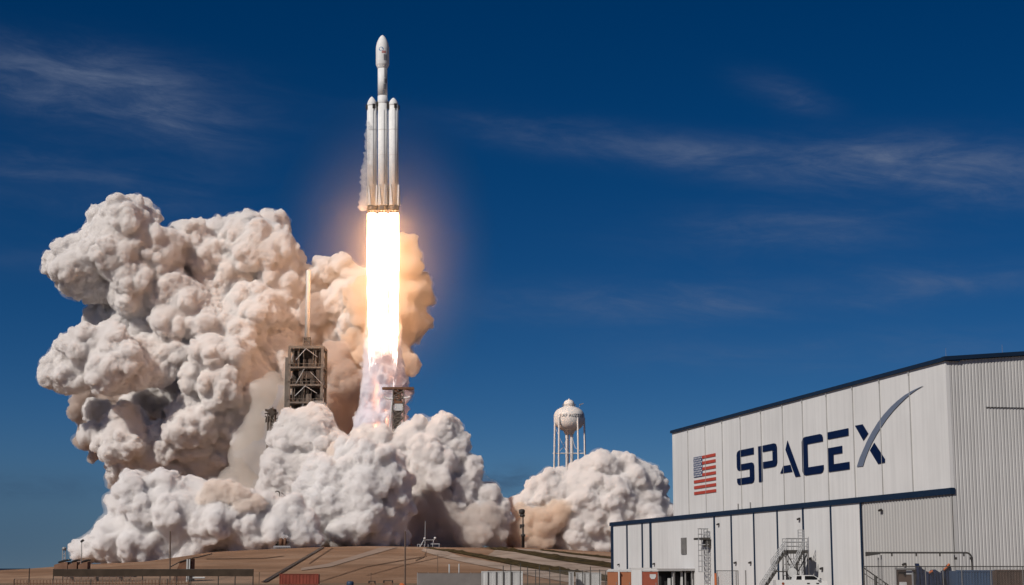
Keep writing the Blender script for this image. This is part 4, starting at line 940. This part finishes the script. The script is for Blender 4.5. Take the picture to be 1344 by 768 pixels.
for b, cxo in boosters + [(cs, 0)]:
    for a0_, h_a, h_b, w__ in ((22, 242, 146, 5), (58, 240, 150, 4)):
        mb = MB(); vs = []
        for i in range(5):
            a = R(a0_ + w__ * (i / 4 - .5))
            for hh in (hp(h_a), hp(h_b)): vs.append(rk(hh, cxo) + RX * math.sin(a) * (r0 + .05) - (RYv if RYv.y > 0 else -RYv) * math.cos(a) * (r0 + .05))
        mb.add(vs, [(2 * i, 2 * i + 2, 2 * i + 3, 2 * i + 1) for i in range(4)]); mb.build('raceway', M['decal_grey'], b)
    for py in (172, 205): mb = MB(); mb.lathe(rk(0, cxo), [(r0 + .025, hp(py)), (r0 + .025, hp(py) + .22)], NA, AX, caps=False); mb.build('joint_ring', M['leg_grey'], b)
for hh in (hp(136), hp(268)):
    mb = MB()
    for s in (-1, 1):
        for dy in (-.8, .8): mb.tube(rk(hh, s * (r0 - .1), dy), rk(hh + .0, s * (off - r0 + .1), dy), .2, n=6)
        mb.obox(rk(hh - .4, s * off / 2, 0), RX * .32, RYv * 1.2, AX * .8)
    mb.build('strut', M['soot'], RK)

# ------------------------------------------------------------------ exhaust flame
def flame_mat():
    m = bpy.data.materials.new('flame'); m.use_nodes = True; nt = m.node_tree; nt.nodes.clear(); t = NT(nt)
    o = t.n('ShaderNodeOutputMaterial'); e = t.n('ShaderNodeEmission', Strength=1.0)
    tc = t.n('ShaderNodeTexCoord'); sp = t.n('ShaderNodeSeparateXYZ'); t.l(tc.outputs['Object'], sp.inputs[0])
    mp = t.n('ShaderNodeMapping'); mp.inputs['Scale'].default_value = (1, 1, .22); t.l(tc.outputs['Object'], mp.inputs[0])
    nz = t.n('ShaderNodeTexNoise', Scale=.62, Detail=6.0, Roughness=.62); t.l(mp.outputs[0], nz.inputs['Vector'])
    hgt = t.ramp(sp.outputs[2], -FL * .96, -FL * .37, -.72, .60, smooth=False)     # solid above, torn into flecks below
    fac = t.ramp(t.m('ADD', hgt, t.m('MULTIPLY', t.m('SUBTRACT', nz.outputs[0], .5), 2.6)), -.20, .30)
    up_ = t.ramp(sp.outputs[2], -FL * .72, -FL * .40, 0, 1)
    low = t.mix(t.ramp(sp.outputs[2], -FL, -FL * .66, 0, 1), (1.5, 1.35, 1.5), (4.2, 3.0, 2.5))
    t.l(t.mix(up_, low, (FE, FE * .54, FE * .27)), e.inputs[0])
    tr = t.n('ShaderNodeBsdfTransparent'); mx = t.n('ShaderNodeMixShader')
    t.l(fac, mx.inputs[0]); t.l(tr.outputs[0], mx.inputs[1]); t.l(e.outputs[0], mx.inputs[2]); t.l(mx.outputs[0], o.inputs['Surface'])
    return m
FE = 26.0; FL = 80.0
FLM = thing('exhaust_flame', tuple(rk(-.5)), 'blinding white exhaust flame of three merging jets below the rocket', 'flame')
M['flame'] = flame_mat()
for cxo, L in ((-off, FL), (0, FL * .78), (off, FL * .93)):
    mb = MB(); n = 20; vs = []; K = 70
    for k in range(K + 1):
        t = k / K; h = -.6 - L * t; r = (1.92 + .18 * min(1, t * 6)) * (1 - .48 * max(0, t - .30) / .70) * (1 if t < .75 else max(.06, 1 - ((t - .75) / .25) ** 1.8))
        for i in range(n):
            a = 2 * math.pi * i / n; d_ = RX * math.cos(a) + RYv * math.sin(a)
            nn = noise.noise(Vector((math.cos(a) * 1.2 + cxo, math.sin(a) * 1.2, h * .16))) * (.15 + 1.1 * max(0, t - .3)) + noise.noise(Vector((math.cos(a) * 2.5 + cxo, math.sin(a) * 2.5, h * .5))) * .35 * max(0, t - .1)
            vs.append(rk(h, cxo * (1 - .05 * t)) + d_ * max(.04, r + nn))
    fs = [(k * n + i, (k + 1) * n + i, (k + 1) * n + (i + 1) % n, k * n + (i + 1) % n) for k in range(K) for i in range(n)]
    fs += [tuple(range(n)), tuple(K * n + i for i in range(n))[::-1]]
    mb.add(vs, fs, 0, True); mb.build('jet', M['flame'], FLM)

def core_mat():  # exhaust glow added unseen inside the trail to light the smoke peach
    m = bpy.data.materials.new('hidden_glow'); m.use_nodes = True; nt = m.node_tree; nt.nodes.clear(); t = NT(nt)
    o = t.n('ShaderNodeOutputMaterial'); e = t.n('ShaderNodeEmission', Strength=1.0); e.inputs[0].default_value = (7.5, 3.6, 2.0, 1)
    tc = t.n('ShaderNodeTexCoord'); mp = t.n('ShaderNodeMapping'); mp.inputs['Scale'].default_value = (1, 1, .3); t.l(tc.outputs['Object'], mp.inputs[0])
    nz = t.n('ShaderNodeTexNoise', Scale=.45, Detail=5.0, Roughness=.6); t.l(mp.outputs[0], nz.inputs['Vector'])
    tr = t.n('ShaderNodeBsdfTransparent'); mx = t.n('ShaderNodeMixShader'); t.l(t.ramp(nz.outputs[0], .42, .62), mx.inputs[0])
    t.l(tr.outputs[0], mx.inputs[1]); t.l(e.outputs[0], mx.inputs[2]); t.l(mx.outputs[0], o.inputs['Surface']); return m
mb = MB(); n = 18; K = 50; vs = []
for k in range(K + 1):
    py = 480 + 205 * k / K; c = P(503 - 14 * max(0, k / K - .3), py, YR + 13); r = 4.2 * math.sin(min(1, .05 + k / K * 4) * 1.57) * (1 if k < K - 6 else (K - k + .3) / 6.3)
    for i in range(n):
        a = 2 * math.pi * i / n; d_ = Vector((math.cos(a), math.sin(a), 0)); vs.append(c + d_ * max(.05, r * (1 + .5 * noise.noise(Vector((d_.x * 1.5, d_.y * 1.5, c.z * .1))))))
mb.add(vs, [(k * n + i, (k + 1) * n + i, (k + 1) * n + (i + 1) % n, k * n + (i + 1) % n) for k in range(K) for i in range(n)], 0, True); mb.build('hidden_glow_core', core_mat(), FLM)

# ------------------------------------------------------------------ smoke
def ico(sub):
    bm = bmesh.new(); bmesh.ops.create_icosphere(bm, subdivisions=sub, radius=1)
    v = np.array([x.co[:] for x in bm.verts]); f = np.array([[q.index for q in p.verts] for p in bm.faces]); bm.free(); return v, f
ICO = {k: ico(k) for k in (1, 2, 3)}
def mesh_np(name, v, f):
    me = bpy.data.meshes.new(name); n = f.shape[1]
    me.vertices.add(len(v)); me.vertices.foreach_set('co', v.astype(np.float32).ravel())
    me.loops.add(f.size); me.loops.foreach_set('vertex_index', f.astype(np.int32).ravel())
    me.polygons.add(len(f)); me.polygons.foreach_set('loop_start', np.arange(0, f.size, n, dtype=np.int32))
    me.update(calc_edges=True); return me
LV = ((13, .28, .62), (13, .18, .50), (11, .18, .48))
def smoke(name, label, blobs, Y, seed, material, voxel=.41, levels=LV, disp=((4.0, .9), (1.7, .7)), fine=1.1, mantle=True):
    rng = np.random.default_rng(seed); Sx = []
    for b in blobs:
        dy = b[3] if len(b) > 3 else 0.0
        r = b[2] * Y / F; c = P(b[0], b[1], Y + dy + rng.uniform(-.25, .25) * r); Sx.append((c.x, c.y, c.z, r))
    Sx = np.array(Sx); Sx[:, :3] -= (0, Y, 0); alls = [Sx]; cur = Sx
    for n, lo, hi in levels:
        nx = []
        for s in cur:
            d = rng.normal(size=(n, 3)); d /= np.linalg.norm(d, axis=1)[:, None]
            d[:, 1] = np.where(d[:, 1] > .5, -d[:, 1], d[:, 1])
            rr = s[3] * rng.uniform(lo, hi, n); nx.append(np.c_[s[:3] + d * (s[3] - rr * .3)[:, None], rr])
        nx = np.concatenate(nx).astype(np.float32); big = np.concatenate(alls).astype(np.float32); keep = []
        for i0 in range(0, len(nx), 3000):
            q = nx[i0:i0 + 3000]; d2 = ((q[:, :3] ** 2).sum(1)[:, None] + (big[:, :3] ** 2).sum(1)[None] - 2 * q[:, :3] @ big[:, :3].T)
            dep = (big[None, :, 3] - np.sqrt(np.maximum(d2, 0))).max(1); keep.append(dep < q[:, 3] * .55)
        nx = nx[np.concatenate(keep) & (nx[:, 2] > 2)]
        alls.append(nx); cur = nx
    Sx = np.concatenate(alls); vs = []; fs = []; o = 0
    for x, y, z, r in Sx:
        v, f = ICO[3 if r > 7 else 2 if r > 1.3 else 1]; vs.append(v * r + (x, y + Y, z)); fs.append(f + o); o += len(v)
    v = np.concatenate(vs); base = np.array([(v[:, 0].min() + v[:, 0].max()) / 2, Y, v[:, 2].min()])
    def bake(v, f, vox, tex, again):
        me = mesh_np(name, v - base, f); ob = bpy.data.objects.new(name, me); COL.objects.link(ob); ob.location = base
        def rem(vx): m = ob.modifiers.new('r', 'REMESH'); m.mode = 'VOXEL'; m.voxel_size = vx; m.use_smooth_shade = True
        rem(vox)
        for typ, sz, st, mid, dep in tex:
            t = bpy.data.textures.new('billow', typ); t.noise_scale = sz
            if typ == 'VORONOI': t.distance_metric = 'DISTANCE_SQUARED'
            else: t.noise_depth = dep
            m = ob.modifiers.new('d', 'DISPLACE'); m.texture = t; m.texture_coords = 'GLOBAL'; m.strength = st; m.mid_level = mid
        if again: rem(vox * .95)
        bpy.context.view_layer.update()
        me2 = bpy.data.meshes.new_from_object(ob.evaluated_get(bpy.context.evaluated_depsgraph_get()))
        bpy.data.objects.remove(ob); bpy.data.meshes.remove(me)
        vv = np.empty(len(me2.vertices) * 3, np.float32); me2.vertices.foreach_get('co', vv)
        ff = np.empty(len(me2.loops), np.int32); me2.loops.foreach_get('vertex_index', ff); bpy.data.meshes.remove(me2)
        return vv.reshape(-1, 3), ff.reshape(-1, 4)
    tex = [('CLOUDS', 11, min(3.0, voxel * 6), .5, 1)] + [('VORONOI', sz, -st, .3, 0) for sz, st in disp] + ([('CLOUDS', 1.15, fine, .5, 4)] if fine else [])
    v1, f1 = bake(v, np.concatenate(fs), voxel, tex, True); mi = np.zeros(len(f1), np.int32); mats = [material]
    if mantle:
        vs = []; fs = []; o = 0
        for x, y, z, r in Sx[:len(Sx) // 2] if len(Sx) > 2000 else Sx:
            if r < 1.2: continue
            vv, ff = ICO[2 if r > 4 else 1]; vs.append(vv * (r + .6) + (x, y + Y, z)); fs.append(ff + o); o += len(vv)
        v2, f2 = bake(np.concatenate(vs), np.concatenate(fs), 1.1, [('CLOUDS', 11, 3.0, .5, 1), ('CLOUDS', 5.0, 5.0, .5, 3), ('CLOUDS', 1.6, 1.4, .5, 2)], True)
        f1 = np.concatenate([f1, f2 + len(v1)]); v1 = np.concatenate([v1, v2]); mi = np.concatenate([mi, np.ones(len(f2), np.int32)]); mats.append(V_mantle)
    me = mesh_np(name, v1, f1); me.polygons.foreach_set('material_index', mi); me.polygons.foreach_set('use_smooth', np.ones(len(f1), bool))
    for mm in mats: me.materials.append(mm)
    ob = bpy.data.objects.new(name, me); COL.objects.link(ob); ob.location = base
    return tag(ob, label, 'smoke', kind='stuff')

V_mantle = volume('smoke_mantle', (.988, .972, .96), .08)
V_white = volume('steam_white', (.991, .980, .973), 1.6)
V_cream = volume('smoke_cream', (.988, .971, .959), 1.55)
V_brown = volume('smoke_brown', (.935, .85, .76), .7)
V_shade_tint = volume('smoke_shade_tint', (.82, .735, .675), .7)  # for unlit and recessed smoke: the shade is put into the colour
V_tan = volume('smoke_tan', (.93, .885, .83), .12)
V_glow_orange = volume('smoke_glow_orange', (.955, .86, .76), .6)  # orange exhaust glow on the smoke, put into its colour
V_glow_peach = volume('smoke_glow_peach', (.982, .935, .89), 1.2)  # peach firelight on the low clouds, given as smoke colour
V_under_shade = volume('smoke_under_shade', (.90, .85, .81), .5)  # shadow under the smoke bank, put into the smoke colour
V_frost = volume('frost_vapour', (.98, .97, .96), .30)

smoke('smoke_plume', 'towering pale smoke plume leaning left behind the launch tower',
      [(160, 313, 44, -8), (105, 343, 38, -6), (72, 345, 18, -6), (205, 335, 32, -4), (130, 372, 28), (178, 380, 40, -8), (230, 360, 30, 14), (262, 328, 38, 14), (300, 318, 30, 14), (345, 328, 44, 12), (235, 335, 26, 16), (385, 345, 16, 12), (305, 375, 44, 14), (370, 370, 30, 12), (240, 405, 40, -2), (320, 425, 46, 4), (385, 425, 25, 12),
       (150, 425, 30, 16), (190, 425, 34, 4), (280, 450, 40, -2), (428, 352, 16, 10), (405, 360, 14, 12), (400, 395, 20, 14), (452, 350, 16, 10), (448, 400, 22, 10), (445, 440, 20, 14), (402, 470, 18, 14), (458, 385, 22, 8), (470, 365, 18, 8), (462, 425, 24, 10), (468, 455, 20, 12), (440, 470, 18, 14), (478, 400, 18, 6),
       (116, 470, 36, -16), (88, 490, 27, -16), (150, 480, 40, -16), (205, 470, 34, -6), (190, 520, 30, 30), (230, 520, 28, 24), (130, 540, 16, 10), (165, 574, 34, -2), (120, 570, 14, 0), (205, 588, 36, 2), (250, 555, 34, -6), (290, 490, 46, -8), (268, 590, 36, 4), (325, 505, 40, 2), (308, 560, 30, 2), (230, 630, 36, 14), (290, 630, 36, 16), (170, 620, 24, 14), (355, 470, 34, 8)],
      735, 11, V_cream)
smoke('smoke_column', 'brown smoke column glowing orange behind the exhaust flame',
      [(490, 400, 34, 12), (485, 440, 34, 14), (490, 470, 32, 12), (525, 350, 24, 6), (540, 385, 24, 8), (520, 420, 34, 8), (542, 425, 22, 6), (515, 470, 28, 10), (536, 480, 14), (535, 328, 16), (510, 510, 26, 14)],
      725, 12, V_brown, disp=((5, 1.0), (1.8, .6)), fine=.6)
smoke('shade_tinted_column', 'smoke coloured dark brown as unlit between the launch tower and the vapour trail',
      [(440, 480, 26), (465, 510, 26), (440, 530, 30), (470, 555, 28), (435, 575, 28), (470, 590, 26), (400, 500, 26, 6), (395, 540, 28, 6), (415, 580, 26), (490, 540, 20, 4)], 718, 32, V_shade_tint, levels=((12, .3, .55), (10, .2, .42)), disp=((4, .5), (1.7, .3)), fine=.4)
smoke('shade_tinted_smoke', 'recess smoke with its shade in the colour under the left lobe of the tall plume',  # darker smoke colour stands for the shade in the hollows
      [(150, 520, 26), (112, 540, 20, -10), (120, 568, 20, -10), (108, 522, 14, -14), (185, 520, 36), (150, 560, 30), (130, 590, 14), (185, 590, 34), (225, 530, 34), (215, 620, 34), (170, 625, 22), (150, 440, 24), (180, 420, 30), (410, 375, 24, -20), (418, 410, 28, -22), (410, 445, 26, -22)], 772, 33, V_shade_tint, levels=((12, .3, .55), (10, .2, .42)))
smoke('dust_column', 'smooth tan dust column between the plume and the slim mast',
      [(330, 600, 30), (345, 560, 26), (350, 640, 34), (320, 650, 30), (355, 520, 26, 4), (385, 590, 30, 6), (375, 550, 26, 6)], 708, 13, V_tan, levels=((6, .5, .7),), disp=((9, .5),), fine=.1, mantle=False)
smoke('steam_cloud', 'low white steam cloud rolling across the left shore',
      [(118, 720, 20), (146, 702, 26), (188, 662, 36), (215, 645, 26), (178, 705, 38), (240, 680, 44), (290, 684, 40), (330, 690, 34), (368, 692, 30), (395, 700, 22), (250, 718, 26), (210, 725, 20), (318, 705, 24), (285, 655, 20), (340, 665, 16), (382, 668, 18), (150, 728, 16)], 592, 14, V_white)
smoke('smoke_puff', 'pale puff with orange lit rim in front of the launch tower',
      [(400, 562, 28), (376, 585, 22), (424, 588, 26), (380, 620, 30), (420, 640, 38), (362, 640, 18), (455, 592, 16), (450, 612, 20), (385, 668, 26), (392, 700, 22), (425, 690, 30)], 645, 15, V_cream)
smoke('steam_ball', 'grey white rounded steam ball standing at the pad centre',
      [(438, 642, 38), (488, 628, 42), (462, 668, 46), (512, 650, 30), (470, 605, 24), (505, 688, 28), (432, 692, 30), (470, 704, 26), (412, 665, 22), (525, 670, 18)], 622, 16, V_white)
smoke('smoke_bank', 'peach topped smoke bank behind the strongback sinking right to dark base',
      [(500, 592, 32), (540, 578, 26), (578, 574, 24), (603, 582, 14), (556, 608, 36), (594, 600, 22), (612, 625, 22), (475, 590, 18), (520, 615, 30), (570, 635, 36), (605, 650, 28), (632, 660, 24), (655, 670, 14), (645, 685, 24)], 655, 17, V_cream)
smoke('under_shade_smoke', 'smoke coloured dark brown for shadow low on the embankment crest',
      [(560, 675, 30), (590, 690, 26), (545, 700, 24), (620, 695, 26), (645, 700, 20), (570, 712, 20), (600, 712, 18), (640, 680, 18), (575, 655, 20), (535, 680, 20)], 648, 18, V_under_shade)
smoke('smoke_mound', 'white smoke mound billowing in front of the water tower legs',
      [(700, 662, 24), (726, 648, 28), (766, 646, 34), (787, 614, 22), (800, 655, 38), (832, 628, 28), (850, 648, 24), (845, 682, 30), (772, 692, 32), (728, 695, 26), (812, 692, 28), (868, 668, 14), (705, 690, 18), (810, 612, 16), (740, 712, 16), (770, 714, 16), (800, 716, 16), (830, 716, 16), (860, 712, 14), (668, 706, 14), (655, 713, 12), (680, 716, 12), (700, 717, 12), (720, 717, 12)], 668, 19, V_cream)
smoke('glow_orange_smoke', 'smoke patch coloured with orange glow behind the camera post',
      [(690, 680, 18), (705, 692, 20), (676, 700, 16), (720, 680, 20), (735, 670, 16), (712, 708, 16), (690, 712, 14)], 660, 20, V_glow_orange, levels=((12, .3, .55), (10, .2, .42)))
def trail():
    m = bpy.data.materials.new('steam_trail'); m.use_nodes = True; nt = m.node_tree; nt.nodes.clear(); t = NT(nt)
    o = t.n('ShaderNodeOutputMaterial'); v = t.n('ShaderNodeVolumePrincipled')
    v.inputs['Color'].default_value = (.985, .978, .998, 1); v.inputs['Absorption Color'].default_value = (0, 0, 0, 1)
    tc = t.n('ShaderNodeTexCoord'); sp = t.n('ShaderNodeSeparateXYZ'); t.l(tc.outputs['Object'], sp.inputs[0])
    mp = t.n('ShaderNodeMapping'); mp.inputs['Scale'].default_value = (1, 1, .33); t.l(tc.outputs['Object'], mp.inputs[0])
    nz = t.n('ShaderNodeTexNoise', Scale=.30, Detail=6.0, Roughness=.62, Distortion=.6); t.l(mp.outputs[0], nz.inputs['Vector'])
    top = P(503, 380, YR).z; bot = P(495, 600, YR).z
    hz = t.ramp(sp.outputs[2], top - bot, (top - bot) * .25, .0, 1.0)
    wisps = t.ramp(nz.outputs[0], .40, .58, .05, 1.0)
    t.l(t.m('MULTIPLY', t.m('MULTIPLY', hz, wisps), 2.0), v.inputs['Density']); t.l(v.outputs[0], o.inputs['Volume']); m.cycles.volume_step_rate = .12
    rows = [(380, 502.5, 20), (410, 502.5, 22), (440, 503, 25), (470, 504, 28), (500, 505, 31), (525, 503, 33), (550, 497, 33), (575, 490, 31), (600, 484, 28)]
    ys, xs, rs = zip(*rows); mb = MB(); n = 64; K = 130; vs = []
    for k in range(K + 1):
        py = 600 - 220 * k / K; c = P(np.interp(py, ys, xs), py, YR + 12); r = np.interp(py, ys, rs) * YR / F
        for i in range(n):
            a = 2 * math.pi * i / n; d = Vector((math.cos(a), math.sin(a), 0))
            nn = noise.noise(Vector((d.x * 1.5, d.y * 1.5, c.z * .07))) * .30 + noise.noise(Vector((d.x * 4, d.y * 4, c.z * .30))) * .26 + noise.noise(Vector((d.x * 9, d.y * 9, c.z * .6))) * .14
            vs.append(c + d * r * (1 + nn))
    fs = [(k * n + i, k * n + (i + 1) % n, (k + 1) * n + (i + 1) % n, (k + 1) * n + i) for k in range(K) for i in range(n)] + [tuple(range(n))[::-1], tuple(K * n + i for i in range(n))]
    mb.add(vs, fs, 0, True); return tag(mb.build('exhaust_trail', m), 'lilac white vapour trail spreading beneath the flame', 'smoke', kind='stuff')
trail()
smoke('glow_peach_smoke', 'smoke crest coloured with peach firelight between the left steam cloud and dust column',
      [(282, 648, 16), (300, 646, 15), (318, 658, 14), (338, 662, 12), (268, 655, 12)], 586, 41, V_glow_peach)
smoke('glow_peach_smoke', 'smoke shoulder coloured with peach firelight between the tower front puff and vapour trail',
      [(448, 606, 17), (458, 622, 15), (436, 622, 15), (470, 612, 11), (440, 596, 11)], 632, 42, V_glow_peach)
smoke('frost_vapour', 'thin frosty vapour peeling off the left booster flank',
      [(483.5 - 8.5 * k / 40 + ((k * 7) % 5 - 2) * .35, 160 + 3.2 * k, 2.0 + 3.4 * k / 40 + ((k * 3) % 4) * .3) for k in range(36)],
      658, 22, V_frost, voxel=.25, levels=((7, .35, .6), (5, .4, .6)), disp=((1.2, .3),), fine=.5, mantle=False)

# vapour added round the jets for the halo, warm glow partly in its colour
def halo():
    m = bpy.data.materials.new('halo_vapour'); m.use_nodes = True; nt = m.node_tree; nt.nodes.clear(); t = NT(nt)
    o = t.n('ShaderNodeOutputMaterial'); v = t.n('ShaderNodeVolumePrincipled', Anisotropy=.0)
    v.inputs['Color'].default_value = (.95, .84, .66, 1); v.inputs['Absorption Color'].default_value = (0, 0, 0, 1)
    tc = t.n('ShaderNodeTexCoord'); ln = t.n('ShaderNodeVectorMath', _operation='LENGTH')
    mp = t.n('ShaderNodeMapping'); mp.inputs['Scale'].default_value = (1 / HA, 1 / HA, 1 / HBH); t.l(tc.outputs['Object'], mp.inputs[0]); t.l(mp.outputs[0], ln.inputs[0])
    d = t.m('POWER', t.m('SUBTRACT', 1.0, ln.outputs['Value'], clamp=True), 2.4)
    t.l(t.m('MULTIPLY', d, HD), v.inputs['Density']); t.l(v.outputs[0], o.inputs['Volume'])
    c = P(503, 335, YR); mb = MB()
    prof = [(HA * math.cos(a) + .01, HBH * math.sin(a)) for a in np.linspace(-math.pi / 2, math.pi / 2, 24)]
    mb.lathe(c, prof, 40); ob = mb.build('halo_vapour', m)
    for v_ in ob.data.vertices: v_.co.z += -(c.z - ob.location.z)
    ob.location = c
    return tag(ob, 'thin warm tinted haze added as the glow around the flame', 'vapour', kind='stuff')
HA = 50.0; HBH = 74.0; HD = .0115
halo()
